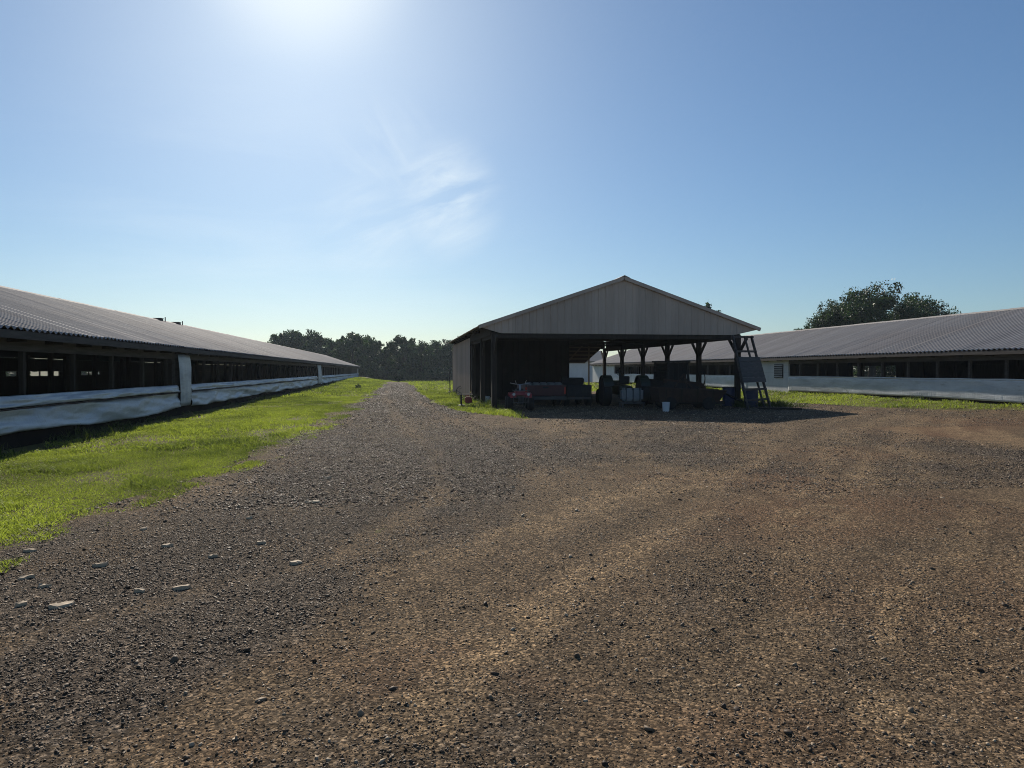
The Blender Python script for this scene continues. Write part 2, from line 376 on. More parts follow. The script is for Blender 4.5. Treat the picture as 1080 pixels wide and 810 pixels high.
# loose stones
t = (1 + 5 ** 0.5) / 2
ICO = np.array([(-1, t, 0), (1, t, 0), (-1, -t, 0), (1, -t, 0), (0, -1, t), (0, 1, t), (0, -1, -t), (0, 1, -t), (t, 0, -1), (t, 0, 1), (-t, 0, -1), (-t, 0, 1)]) / math.sqrt(1 + t * t)
ICOF = np.array([(0, 11, 5), (0, 5, 1), (0, 1, 7), (0, 7, 10), (0, 10, 11), (1, 5, 9), (5, 11, 4), (11, 10, 2), (10, 7, 6), (7, 1, 8), (3, 9, 4), (3, 4, 2), (3, 2, 6), (3, 6, 8), (3, 8, 9), (4, 9, 5), (2, 4, 11), (6, 2, 10), (8, 6, 7), (9, 8, 1)])
def scatter(n, x0, x1, y0, y1, smin, smax, dens):
    x = rng.uniform(x0, x1, n); y = rng.uniform(y0, y1, n)
    k = (inside(x, y) > 0.02) & (rng.random(n) < dens(x, y)); x, y = x[k], y[k]
    s = smin * (smax / smin) ** (rng.random(len(x)) ** 2.2)
    return x, y, s
def stony(x, y):
    c = np.interp(y, [2, 4, 6, 9, 15, 30, 100], [-1.3, -1.5, -1.4, -0.5, 0.3, 0.2, 0]); h = np.interp(y, [2, 4, 6, 9, 15, 30, 100], [0.1, 0.5, 1.3, 2.0, 3.0, 2.2, 1.8])
    b_ = 1 - ss(0.55, 1.35, np.abs(x - c) / h)
    return np.clip(0.12 + 0.8 * b_ + 1.8 * (fbm(x * 0.33 + 4, y * 0.22, 4, 40) - 0.5) + 0.9 * (fbm(x * 2, y * 2, 3, 44) - 0.5), 0.05, 1) * (1 - 0.7 * track(x, y))
OCT = np.array([(1, 0, 0), (-1, 0, 0), (0, 1, 0), (0, -1, 0), (0, 0, 1), (0, 0, -1)], float)
OCTF = np.array([(0, 2, 4), (2, 1, 4), (1, 3, 4), (3, 0, 4), (2, 0, 5), (1, 2, 5), (3, 1, 5), (0, 3, 5)])
def stones(parts, base, faces, flat):
    x = np.concatenate([p[0] for p in parts]); y = np.concatenate([p[1] for p in parts]); s = np.concatenate([p[2] for p in parts])
    n, m = len(x), len(base)
    sc = s[:, None] * np.stack([rng.uniform(0.8, 1.6, n), rng.uniform(0.65, 1.2, n), rng.uniform(0.4, 1.0, n)], 1)
    P = base[None] * rng.uniform(0.6, 1.25, (n, m, 1)) * sc[:, None, :]
    P = P + rng.normal(0, 0.12, (n, m, 3)) * s[:, None, None]
    a = rng.uniform(0, 2 * math.pi, n); ca, sa = np.cos(a)[:, None], np.sin(a)[:, None]
    P[:, :, 2] += P[:, :, 0] * rng.normal(0, 0.35, n)[:, None]
    Px = P[:, :, 0] * ca - P[:, :, 1] * sa + x[:, None]; Py = P[:, :, 0] * sa + P[:, :, 1] * ca + y[:, None]
    Pz = P[:, :, 2] + (g(x, y) + micro(x, y) + s * 0.1)[:, None]
    tone = np.repeat(np.clip(rng.beta(0.95, 1.15, n) * (1.0 - 0.3 * stony(x, y)), 0, 1), m)
    return np.stack([Px, Py, Pz], -1).reshape(-1, 3), (faces[None] + m * np.arange(n)[:, None, None]).reshape(-1, 3), tone
softer = lambda x, y: 0.22 + 0.5 * stony(x, y)
A = stones([scatter(130000, -4.5, 7, 1.9, 8.5, 0.004, 0.013, stony), scatter(1300, -4.5, 7, 1.9, 9, 0.012, 0.026, lambda x, y: 0.2 + 0.5 * stony(x, y)),
            scatter(120000, -4, 13, 8.5, 20, 0.009, 0.022, stony), scatter(60000, -3, 22, 20, 34, 0.016, 0.032, stony), scatter(30000, -2.5, 2.5, 34, 90, 0.02, 0.04, stony)], ICO, ICOF, 1)
B = stones([scatter(430000, -4.5, 7, 1.9, 8.5, 0.0033, 0.0085, softer), scatter(300000, -4, 13, 8.5, 18, 0.006, 0.014, softer), scatter(120000, -3, 22, 18, 32, 0.011, 0.02, softer)], OCT, OCTF, 1)
st = npmesh('gravel', np.concatenate([A[0], B[0]]), np.concatenate([A[1], B[1] + len(A[0])]), M['stone'], attr={'tone': np.concatenate([A[2], B[2]])})
tag(st, 'loose grey and brown gravel stones strewn over the yard', None, kind='stuff')

# grass
def blades(n, x0, x1, y0, y1, h, w, ok):
    x = rng.uniform(x0, x1, n); y = rng.uniform(y0, y1, n)
    k = rng.random(n) < ok(x, y); x, y = x[k], y[k]; n = len(x)
    hh = h * rng.uniform(0.45, 1.35, n) * (0.55 + 0.9 * fbm(x * 0.9, y * 0.9, 3, 70)); hh = hh * (0.5 + 1.1 * ss(0.42, 0.66, fbm(x * 1.7 + 5, y * 1.2, 3, 71))); ww = w * rng.uniform(0.6, 1.4, n)
    a = rng.uniform(0, 6.283, n); lean = rng.uniform(0.3, 1.5, n) * hh; b_ = rng.uniform(0, 6.283, n)
    z = g(x, y) - 0.012
    p0 = np.stack([x - np.cos(a) * ww, y - np.sin(a) * ww, z], 1); p1 = np.stack([x + np.cos(a) * ww, y + np.sin(a) * ww, z], 1)
    mx, my = x + 0.35 * lean * np.cos(b_), y + 0.35 * lean * np.sin(b_)
    p2 = np.stack([mx + np.cos(a) * ww * 0.8, my + np.sin(a) * ww * 0.8, z + hh * 0.6], 1)
    p3 = np.stack([mx - np.cos(a) * ww * 0.8, my - np.sin(a) * ww * 0.8, z + hh * 0.6], 1)
    tp = np.stack([x + lean * np.cos(b_), y + lean * np.sin(b_), z + hh * 0.95], 1)
    V = np.stack([p0, p1, p2, p3, tp], 1).reshape(-1, 3); o = 5 * np.arange(n)[:, None]
    F = np.concatenate([o + [0, 1, 2], o + [0, 2, 3], o + [3, 2, 4]])
    tone = np.repeat(np.clip(rng.normal(0.5, 0.2, n) + 1.5 * (fbm(x * 0.5 + 3, y * 0.25, 4, 77) - 0.5), 0, 1), 5)
    return V, F, tone
def lawn_left(x, y):
    d = edge_left(y) - x + 0.9 * (fbm(x * 1.6, y * 1.3, 4, 31) - 0.5)
    bare = ss(0.5, 0.66, fbm(x * 0.9, y * 0.6, 4, 80))
    return ss(-0.1, 0.2, d) * (1 - 0.75 * bare) * ss(-7.6, -6.6, x + 0.8 * (fbm(y * 0.7, x * 0.7, 2, 81) - 0.5))
def lawn_shed(x, y):
    d = np.minimum(x - edge_right(y), np.interp(y, [24, 31, 31.5, 52, 53], [4.3, 4.6, 4.0, 4.0, 40]) - x) + 0.4 * (fbm(x * 2, y * 2, 3, 33) - 0.5)
    return ss(-0.1, 0.4, d) * (1 - 0.8 * ss(0.5, 0.65, fbm(x * 0.6, y * 0.5, 3, 83)))
def lawn_yard(x, y):
    d = x - edge_yard(y) + 0.4 * (fbm(x * 2, y * 2, 3, 35) - 0.5)
    return ss(-0.1, 0.4, d) * (1 - 0.7 * ss(0.56, 0.7, fbm(x * 0.5, y * 0.4, 3, 84))) * (1 - ss(23.0, 23.5, x))
def field(x, y):
    return (inside(x, y) < -0.1) * np.where(x > -7.5, 1.0, 0.0)
bl = [blades(260000, -7.8, -1.2, 4, 15, 0.034, 0.0045, lawn_left), blades(190000, -7.8, -0.8, 15, 45, 0.05, 0.009, lawn_left),
      blades(90000, -7.8, 0.5, 45, 125, 0.09, 0.022, lawn_left), blades(50000, 1.2, 4.6, 23, 56, 0.10, 0.012, lawn_shed),
      blades(40000, 0.2, 24, 53, 125, 0.14, 0.03, lambda x, y: field(x, y) * 0.8), blades(110000, 15.8, 23.6, 12, 60, 0.085, 0.012, lawn_yard)]
o = 0; Vs, Fs, Ts = [], [], []
for V, F, T in bl: Vs.append(V); Fs.append(F + o); Ts.append(T); o += len(V)
gr = npmesh('grass', np.concatenate(Vs), np.concatenate(Fs), M['grass'], attr={'tone': np.concatenate(Ts)})
tag(gr, 'short bright green grass along the sheds and drive', None, kind='stuff')
wb = [blades(22000, -8.3, -6.7, 5, 90, 0.13, 0.008, lambda x, y: ss(0.46, 0.66, fbm(x * 0.8, y * 0.5, 3, 90)) * ss(-6.6, -7.3, x)),
      blades(5000, 14.6, 18.2, 28.6, 31.5, 0.22, 0.010, lambda x, y: ss(0.4, 0.6, fbm(x * 1.3, y * 1.3, 3, 91))),
      blades(6000, 22.6, 23.8, 12, 84, 0.2, 0.011, lambda x, y: ss(0.5, 0.68, fbm(x * 0.8, y * 0.5, 3, 92))),
      blades(2500, 3.2, 4.4, 30, 52, 0.25, 0.012, lambda x, y: ss(0.45, 0.6, fbm(x, y, 3, 93)))]
o = 0; Vs, Fs, Ts = [], [], []
for V, F, T in wb: Vs.append(V); Fs.append(F + o); Ts.append(T); o += len(V)
wd = npmesh('weeds', np.concatenate(Vs), np.concatenate(Fs), M['weed'], attr={'tone': np.concatenate(Ts)})
tag(wd, 'dark straggling weeds along the foot of the sheds', None, kind='stuff')

# pale flat stones bedded in the drive
def flat_stone(px, py, w, label, group=None):
    d = CAM_H * FPX / (py - HORIZ); c = at(px, d); r = w / 2
    r *= 0.85; mb = MB(); k = 9; ang0 = random.random() * 6
    rr = [r * random.uniform(0.5, 1.2) for _ in range(k)]
    top = [(rr[i] * math.cos(ang0 + 6.283 * i / k), 0.62 * rr[i] * math.sin(ang0 + 6.283 * i / k), 0.016 + random.uniform(-0.007, 0.009)) for i in range(k)]
    bot = [(p[0] * 1.1, p[1] * 1.1, -0.03) for p in top]
    mid = [(p[0] * 1.06, p[1] * 1.06, p[2] - 0.008) for p in top]
    mb.add([(0, 0, 0.02)] + top + mid + bot, [(0, 1 + i, 1 + (i + 1) % k) for i in range(k)] + [(1 + i, 1 + k + i, 1 + k + (i + 1) % k, 1 + (i + 1) % k) for i in range(k)] + [(1 + k + i, 1 + 2 * k + i, 1 + 2 * k + (i + 1) % k, 1 + k + (i + 1) % k) for i in range(k)])
    ob = mb.build('flat_stone', M['pale_stone']); zz = float(g(c.x, c.y) + micro(np.array(c.x), np.array(c.y)))
    ob.location = (c.x, c.y, zz + 0.004); ob.rotation_euler.z = random.random() * 0.5
    return tag(ob, label, 'stone', group)
flat_stone(61, 640, 0.17, 'long pale flat stone lying in gravel nearest the lower left corner', 'pale flat stones in the drive')
flat_stone(104, 598, 0.15, 'pale squarish flat stone in gravel just off the lawn tip', 'pale flat stones in the drive')
flat_stone(330, 530, 0.24, 'pale flat stone alone in grey gravel right of the lawn edge', 'pale flat stones in the drive')
for px, py, w in ((25, 611, .13), (44, 620, .10), (145, 624, .10), (190, 619, .13), (175, 577, .11), (275, 574, .10), (311, 593, .12), (262, 548, .1), (30, 583, .12), (222, 588, .1), (150, 560, .1), (345, 505, .14), (20, 640, .09)):
    flat_stone(px, py, w, 'small pale flat stone bedded in the dark gravel beside the left lawn', 'small pale flat stones in the drive')
for px, py, lab in ((391, 416.6, 'pale slab fragment lying at the left border of the far drive'), (406, 416, 'pale slab fragment lying in the middle of the far drive'), (447, 412, 'pale scrap slab lying in the grass right of the far drive')):
    flat_stone(px, py, 1.0, lab, 'pale slabs by the far drive')

# ------------------------------------------------------------------ long poultry houses
def corrugated(x_eave, z_eave, x_ridge, z_ridge, y0, y1, per=0.25, amp=0.032, courses=1):
    """one roof slope as real corrugated sheets, lapped in courses up the slope"""
    ny = int((y1 - y0) / per * 6) + 1
    yy = np.linspace(y0, y1, ny); w = amp * np.cos(2 * math.pi * yy / per)
    rows, Fq = [], []; i = np.arange(ny - 1)
    for k in range(courses):
        sheetn = np.floor((yy + 0.37 * k) / 0.8); jit = 0.016 * (_h(sheetn, sheetn * 0 + k, 3) - 0.5); jit2 = 0.016 * (_h(sheetn, sheetn * 0 + k, 8) - 0.5)
        for f, lift, jj in ((k / courses - (0.006 if k else 0), 0.012 if k else 0.0, jit), ((k + 1) / courses, 0.0, jit2)):
            rows.append(np.stack([np.full(ny, x_eave + (x_ridge - x_eave) * f), yy, z_eave + (z_ridge - z_eave) * f + w + jj + 0.03 + lift], 1))
        Fq.append(np.stack([2 * k * ny + i, (2 * k + 1) * ny + i, (2 * k + 1) * ny + i + 1, 2 * k * ny + i + 1], 1))
    return np.concatenate(rows), np.concatenate(Fq)
def wrinkled(name, x, out, y0, y1, z0, z1, parent, seed, side, bulge=0.05, sag=0.0, amp=1.0):
    """hanging plastic curtain with folds"""
    ny, nz = int((y1 - y0) / 0.09) + 2, 13
    yy = np.linspace(y0, y1, ny); tt = np.linspace(0, 1, nz); Yg, T = np.meshgrid(yy, tt, indexing='ij')
    door = (y1 - y0) < 4
    wav = fbm(Yg * (0.35 if not door else 3.5) + T * 0.8, T * (2.4 if not door else 0.7) + Yg * 0.05, 3, seed) - 0.5
    fold = fbm(Yg * (0.9 if not door else 7) - T * 1.6, T * 1.5, 3, seed + 3) - 0.5
    bot = sag * (fbm(yy * 0.32, yy * 0, 3, seed + 7) - 0.4)[:, None] * (1 - T)
    z = z0 + (z1 - z0) * T + 0.03 * wav + bot
    fine = fbm(Yg * 5 - T * 5, T * 3 + Yg * 0.6, 3, seed + 5) - 0.5
    xx = x + side * (bulge * np.sin(T * math.pi) ** 0.6 + out * (1 - T) + amp * (0.16 * wav + 0.09 * fold + 0.022 * fine))
    V = np.stack([xx, Yg, z], -1).reshape(-1, 3)
    ob = npmesh(name, V, gridfaces(ny, nz), M['curtain'], parent, smooth=True)
    so = ob.modifiers.new('thickness', 'SOLIDIFY'); so.thickness = 0.006
    return ob

def poultry_house(label, xw, side, y0, y1, doors, far_sections, white_sections=(), base=0.0, vents=()):
    """xw: near long wall (side=+1 faces +X). Ridge and far wall lie on the other side."""
    W = 12.4; xr = xw - side * 6.2; xf = xw - side * W; xe = xw + side * 0.42; xfe = xf - side * 0.42
    ze, zr = 2.42, 4.6
    root = empty('poultry_house', (xr, (y0 + y1) / 2, base), label, 'poultry house')
    off = Vector((-xr, -(y0 + y1) / 2, -base))
    def fin(ob): ob.location = off; return ob
    V1, F1 = corrugated(xe, ze, xr, zr, y0 - 0.4, y1 + 0.4); V2, F2 = corrugated(xfe, ze, xr, zr, y0 - 0.4, y1 + 0.4, per=0.6)
    rf = fin(npmesh('roof', np.concatenate([V1, V2]), np.concatenate([F1, F2 + len(V1)]), M['roof'], root, smooth=False))
    mb = MB(); n_ = int((y1 - y0) / 3)
    for k in range(n_):
        a_, b_ = y0 - 0.4 + (y1 - y0 + 0.8) * k / n_, y0 - 0.4 + (y1 - y0 + 0.8) * (k + 1) / n_ + 0.03
        dz = 0.008 * (k % 2)
        mb.add([(xr - 0.22, a_, zr + dz - 0.025), (xr, a_, zr + dz + 0.075), (xr + 0.22, a_, zr + dz - 0.025), (xr - 0.22, b_, zr + dz - 0.025), (xr, b_, zr + dz + 0.075), (xr + 0.22, b_, zr + dz - 0.025)], [(0, 1, 4, 3), (1, 2, 5, 4)])
    cap = fin(mb.build('ridge_cap', M['roof'], root)); cap.modifiers.new('t', 'SOLIDIFY').thickness = 0.01
    for yv in vents:
        m2 = MB().box(xr - 0.2, xr + 0.2, yv - 0.24, yv + 0.24, zr - 0.1, zr + 0.12); m2.box(xr - 0.23, xr + 0.23, yv - 0.28, yv + 0.28, zr + 0.12, zr + 0.15)
        vt = fin(m2.build('roof_vent', M['dark_metal'], root))
        MB().tube([(xr + side * 0.2, yv + 0.6, zr - 0.1), (xr + side * 0.2, yv + 0.6, zr + 0.26)], 0.03).build('vent_pipe', M['dark_metal'], vt)
    # ceiling, litter floor, gable walls
    xa, xb = min(xw, xf), max(xw, xf)
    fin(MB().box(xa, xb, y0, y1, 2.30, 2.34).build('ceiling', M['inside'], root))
    for ye, s_ in ((y0, 0), (y1, 1)):
        mb = MB()
        mb.add([(xa, ye - 0.05, -0.3), (xb, ye - 0.05, -0.3), (xb, ye - 0.05, 2.5), (xr, ye - 0.05, zr - 0.05), (xa, ye - 0.05, 2.5),
                (xa, ye + 0.05, -0.3), (xb, ye + 0.05, -0.3), (xb, ye + 0.05, 2.5), (xr, ye + 0.05, zr - 0.05), (xa, ye + 0.05, 2.5)],
               [(0, 1, 2, 3, 4), (9, 8, 7, 6, 5), (0, 5, 6, 1), (1, 6, 7, 2), (2, 7, 8, 3), (3, 8, 9, 4), (4, 9, 5, 0)])
        fin(mb.build('gable_wall', M['white'], root))
    # header boards and eave fascia of the near wall
    mb = MB(); mb.box(min(xw, xw - side * 0.05), max(xw, xw - side * 0.05), y0 + 0.06, y1 - 0.06, 2.02, 2.30); fin(mb.build('header_board', M['wood_grey'], root))
    mb = MB(); yy = y0
    while yy < y1 - 0.3:
        e = min(yy + 3.66, y1); dz = random.uniform(-0.012, 0.012)
        mb.box(*sorted((xe - side * 0.05, xe - side * 0.015)), yy + 0.004, e - 0.004, ze - 0.17 + dz, ze - 0.012 + dz); yy = e
    fin(mb.build('fascia', M['wood_grey'], root))
    rt = MB().box(*sorted((side * 0.004, side * 0.365)), -0.023, 0.023, 2.2, 2.33).build('rafter_tail', M['wood'], root); yy = y0 + 0.6
    rt.location = Vector((xw, yy, 0)) + off
    while yy < y1 - 1.6: yy += 1.6; same(rt, root, Vector((xw, yy, 0)) + off)
    # block wall below the curtain, coloured near black to stand in for shadow
    mb = MB()
    segs = []; yy = y0 + 0.06; cuts = sorted([(a_, b_) for a_, b_ in doors] + [(a_, b_) for a_, b_ in white_sections])
    for a_, b_ in cuts:
        if a_ > yy: segs.append((yy, a_))
        yy = b_
    segs.append((yy, y1 - 0.06))
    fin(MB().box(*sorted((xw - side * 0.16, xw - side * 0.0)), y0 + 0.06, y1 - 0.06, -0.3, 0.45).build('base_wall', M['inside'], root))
    for i, (a_, b_) in enumerate(segs):
        if side < 0:
            fin(MB().box(*sorted((xw - side * 0.13, xw - side * 0.02)), a_, b_, 0.452, 1.15).build('sill_wall', M['wood'], root))
            fin(wrinkled('curtain', xw + side * 0.03, 0.0, a_ + 0.03, b_ - 0.03, 0.38, 1.22, root, 100 + i, side, 0.01, 0.06, 0.3))
            fin(MB().tube([(xw + side * 0.03, a_ + (b_ - a_) * k / 40, 1.25 + random.uniform(-0.012, 0.012)) for k in range(41)], 0.035, 6).build('curtain_pipe', M['white'], root))
            continue
        fin(MB().box(*sorted((xw - side * 0.13, xw - side * 0.02)), a_, b_, 0.452, 0.93).build('sill_wall', M['wood'], root))
        fin(wrinkled('curtain', xw + side * 0.07, 0.06, a_ + 0.03, b_ - 0.03, 0.24, 0.80, root, 100 + i, side, 0.03, 0.2, 1.3))
        fin(wrinkled('curtain_roll', xw + side * 0.05, 0.10, a_ + 0.03, b_ - 0.03, 0.84, 1.08, root, 120 + i, side, 0.04, 0.03, 1.1))
        rp = MB().tube([(xw + side * 0.19, a_ + (b_ - a_) * k / 40, 0.815 + random.uniform(-0.012, 0.012)) for k in range(41)], 0.018, 5)
        fin(rp.build('curtain_pipe', M['rust'], root))
    # wall posts and centre posts
    pm = MB().box(-0.05, 0.05, -0.05, 0.05, 0.93, 2.02).build('post', M['wood' if side > 0 else 'wood_grey'], root)
    pc = MB().box(-0.07, 0.07, -0.07, 0.07, 0.0, 2.3).build('centre_post', M['wood'], root)
    first = True; k = 0; yy = y0 + 1.2
    while yy < y1 - 1:
        if not any(a_ - 0.1 < yy < b_ + 0.1 for a_, b_ in cuts):
            p = Vector((xw - side * 0.09, yy, 0)) + off
            if first: pm.location = p; first = False
            elif k < 92: same(pm, root, p)
            k += 1
        yy += 1.83 if side < 0 else 2.44
    for r_, xo in enumerate((xw - side * 4.1, xw - side * 8.3)):
        yy = y0 + 3
        while yy < y1 - 1 and yy < y0 + 90:
            p = Vector((xo, yy, 0)) + off
            if r_ == 0 and yy == y0 + 3: pc.location = p
            else: same(pc, root, p)
            yy += 3.66
    # far long wall: boarded with open stretches
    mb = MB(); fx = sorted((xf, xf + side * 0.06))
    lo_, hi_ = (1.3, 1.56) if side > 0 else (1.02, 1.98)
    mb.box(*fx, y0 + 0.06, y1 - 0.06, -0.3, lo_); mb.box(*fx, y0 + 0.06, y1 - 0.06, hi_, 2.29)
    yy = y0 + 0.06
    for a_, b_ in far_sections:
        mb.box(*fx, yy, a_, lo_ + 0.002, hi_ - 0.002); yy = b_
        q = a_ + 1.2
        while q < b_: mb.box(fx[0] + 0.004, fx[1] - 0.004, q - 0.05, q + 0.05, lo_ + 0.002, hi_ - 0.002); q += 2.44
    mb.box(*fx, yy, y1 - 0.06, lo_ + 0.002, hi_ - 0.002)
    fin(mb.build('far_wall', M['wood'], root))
    # doors (pale plank or plastic-wrapped) and solid white sections
    for a_, b_ in doors:
        mb = MB(); nn = 7
        dd = wrinkled('door', xw + side * 0.10, 0.05, a_, b_, 0.30, 2.2, root, int(a_) + 5, side, 0.05); fin(dd)
        fin(MB().box(*sorted((xw - side * 0.1, xw + side * 0.005)), a_ - 0.06, b_ + 0.06, 0.452, 2.018).build('door_frame', M['wood_grey'], root))
    for a_, b_ in white_sections:
        mb = MB(); zz = 0.22; k = 0
        while zz < 2.2:
            mb.box(*sorted((xw - side * 0.05, xw + side * (0.03 + 0.004 * (k % 2)))), a_ - 0.004 * (k % 2), b_ + 0.004 * (k % 2), zz, min(zz + 0.42, 2.25)); zz += 0.424; k += 1
        wl = fin(mb.build('boarded_wall', M['white'], root))
    return root, fin

lh, finL = poultry_house('long low shed on the left with dark openings over sagging white side curtains', -8.0, 1, 6.0, 147.0,
              [(27.4, 28.9), (72.6, 75.2)], [(12, 17.5), (18.5, 24), (25, 30.5), (33, 38), (41, 47), (50, 53)], vents=(45.5, 49.0))
rh, finR = poultry_house('long low shed on the right with a louvred white boarded section beside its open side', 23.7, -1, 7.0, 85.0,
              [], [(8, 20.5), (21, 30), (34, 36), (47, 52)], white_sections=[(40.4, 45.6), (76, 84.9)])
# louvred vent on the white boards of the right house
lv = MB(); lv.box(23.62, 23.664, 41.0, 42.0, 1.15, 2.0); louv = finR(lv.build('vent', M['dark_metal'], rh))
lv = MB()
for k in range(7): lv.bar((23.63, 41.02, 1.22 + k * 0.12), (23.63, 41.98, 1.22 + k * 0.12), 0.05, 0.035)
sl = lv.build('slats', M['white'], louv)

# small white outbuilding beyond the right house
ob_ = empty('outbuilding', (26.5, 106, gz(26.5, 106)), 'white gabled outbuilding far off, glimpsed through the opening at the back of the open shed', 'outbuilding')
MB().box(-4, 4, -3, 3, -1.5, 3.0).build('wall', M['white'], ob_)
MB().prism([(-3.5, 2.96), (0, 4.6), (3.5, 2.96), (3.5, 3.1), (0, 4.75), (-3.5, 3.1)], -4.4, 4.4).build('roof', M['roof'], ob_)

# ------------------------------------------------------------------ open pole shed
SX0, SX1, SY0, SY1 = 4.05, 15.15, 30.1, 51.2
EX0, EX1, RX = 3.4, 16.1, 9.75
EZ, RZ = 3.5, 5.68
shed = empty('pole_shed', (RX, (SY0 + SY1) / 2, 0), 'open fronted pole shed with a tan metal gable, standing in the middle of the yard', 'pole shed')
so = Vector((-RX, -(SY0 + SY1) / 2, 0))
def sfin(ob): ob.location = so; return ob
def zr_(x): return EZ + (RZ - EZ) * (1 - abs(x - RX) / (RX - EX0))
V1, F1 = corrugated(EX0, EZ, RX, RZ, SY0 - 0.25, SY1 + 0.35, per=0.23, amp=0.012); V2, F2 = corrugated(EX1, EZ, RX, RZ, SY0 - 0.25, SY1 + 0.35, per=0.23, amp=0.012)
rf = sfin(npmesh('roof', np.concatenate([V1, V2]), np.concatenate([F1, F2 + len(V1)]), M['roof'], shed)); rf.modifiers.new('t', 'SOLIDIFY').thickness = 0.01
mb = MB()
mb.add([(RX - 0.25, SY0 - 0.27, RZ - 0.03), (RX, SY0 - 0.27, RZ + 0.085), (RX + 0.25, SY0 - 0.27, RZ - 0.03), (RX - 0.25, SY1 + 0.37, RZ - 0.03), (RX, SY1 + 0.37, RZ + 0.085), (RX + 0.25, SY1 + 0.37, RZ - 0.03)], [(0, 1, 4, 3), (1, 2, 5, 4)])
cp = sfin(mb.build('ridge_cap', M['siding'], shed)); cp.modifiers.new('t', 'SOLIDIFY').thickness = 0.015
# dark plank deck under the sheets
mb = MB()
for a_, b_ in ((EX0 + 0.06, RX), (RX, EX1 - 0.06)):
    z0, z1 = zr_(a_), zr_(b_)
    for k in range(9):
        f = (k + 0.5) / 9; x = a_ + (b_ - a_) * f; z = z0 + (z1 - z0) * f - 0.055
        sfin(MB().bar((x, SY0 - 0.05, z), (x, SY1 + 0.2, z), 0.14, 0.05).build('purlin', M['wood'], shed))
# gable sheeting with ribs
def gable(y, flip):
    mb = MB(); per = 0.305; x = EX0 + 0.02; pts = []
    while x < EX1 - 0.02:
        for dx, dp in ((0, 0), (0.02, 0.02), (0.05, 0.02), (0.07, 0)):
            if x + dx < EX1 - 0.02: pts.append((x + dx, dp))
        if not any(abs(p[0] - RX) < 0.05 for p in pts[-6:]) and x < RX < x + per: pts.append((RX, 0))
        x += per
    pts.append((EX1 - 0.02, 0)); pts.sort()
    def zb(x): return 3.2 if SX0 + 0.25 < x < SX1 - 0.25 else 3.2 + 0.26 * min(1, max((SX0 + 0.25 - x) / 0.88, (x - SX1 + 0.25) / 1.18))
    vs = [(x, y - dp * flip, zb(x)) for x, dp in pts] + [(x, y - dp * flip, zr_(x) + 0.01) for x, dp in pts]; n = len(pts)
    mb.add(vs, [(i, i + 1, n + i + 1, n + i) for i in range(n - 1)])
    o = sfin(mb.build('gable_sheeting', M['siding'], shed)); o.modifiers.new('t', 'SOLIDIFY').thickness = 0.01
    return o
gable(SY0 - 0.12, 1)
mb = MB()
for a_, b_ in ((EX0 - 0.03, RX), (RX, EX1 + 0.03)):
    za, zb2 = zr_(max(a_, EX0)), zr_(min(b_, EX1))
    mb.bar((a_, SY0 - 0.20, za - 0.04), (b_, SY0 - 0.20, zb2 - 0.04), 0.10, 0.15)
sfin(mb.build('rake_trim', M['siding'], shed))
sfin(MB().box(SX0 - 0.1, SX1 + 0.1, SY0 - 0.07, SY0 + 0.07, 3.0, 3.24).build('front_beam', M['wood'], shed))
for x in (SX0, SX1, 9.6):
    sfin(MB().box(x - 0.06, x + 0.06, SY0 + 0.1, SY1 - 0.05, 3.02, 3.26).build('side_beam', M['wood'], shed))
for x in (SX0 - 0.13, SX1 + 0.13): sfin(MB().box(x - 0.02, x + 0.02, SY0 + 0.1, SY1 - 0.05 if x > 9 else 38.9, 3.14, zr_(x) - 0.04).build('eave_board', M['wood'], shed))
post_y = [30.1, 34.3, 38.6, 42.7, 46.9, 51.1]
pp = MB().box(-0.11, 0.11, -0.11, 0.11, -0.2, 3.2).build('post', M['wood'], shed, bevel=0.015)
kb = MB()
for s_ in (-1, 1): kb.bar((0, s_ * 0.1, 2.35), (0, s_ * 0.85, 3.05), 0.07, 0.14)
kb2 = kb.build('knee_brace', M['wood'], pp)
first = True
for x in (SX1, SX0):
    for y in post_y:
        if x == SX0 and y > 40: continue
        p = Vector((x, y, 0)) + so
        if first: pp.location = p; first = False
        else:
            c = same(pp, shed, p); k_ = same(kb2, c)
            if y == post_y[0] and x == SX0: pass
# trusses
for y in post_y[1:-1]:
    mb = MB()
    mb.bar((SX0, y, 3.33), (SX1, y, 3.33), 0.05, 0.14)
    for a_, b_ in ((EX0 + 0.2, RX), (EX1 - 0.2, RX)):
        mb.bar((a_, y, zr_(a_) - 0.17), (b_, y, zr_(b_) - 0.17), 0.05, 0.14)
    for q in (6, 8, 11.5, 13.4): mb.bar((q, y + 0.05, 3.33), ((q + RX) / 2, y + 0.05, zr_((q + RX) / 2) - 0.2), 0.04, 0.09)
    sfin(mb.build('truss', M['wood'], shed))
# enclosed store room in the rear left half
def ribbed(name, a, b, z0, z1, m, topf=None):
    """ribbed sheet wall from a to b (plan points)"""
    a, b = Vector(a), Vector(b); L = (b - a).length; d = (b - a) / L; nrm = Vector((d.y, -d.x)); pts = []
    x = 0.0
    while x < L:
        for dx, dp in ((0, 0), (0.02, 0.02), (0.05, 0.02), (0.07, 0)):
            if x + dx < L: pts.append((x + dx, dp))
        x += 0.305
    pts.append((L, 0)); vs = []
    for t_, dp in pts:
        p = a + d * t_ + nrm * dp; vs.append((p.x, p.y, z0))
    for t_, dp in pts:
        p = a + d * t_ + nrm * dp; vs.append((p.x, p.y, topf(p.x) if topf else z1))
    n = len(pts); mb = MB().add(vs, [(i, i + 1, n + i + 1, n + i) for i in range(n - 1)])
    o = sfin(mb.build(name, m, shed)); o.modifiers.new('t', 'SOLIDIFY').thickness = 0.012
    return o
ribbed('side_wall', (SX0 - 0.16, SY1), (SX0 - 0.16, 39.0), 0.12, 3.4, M['siding'])
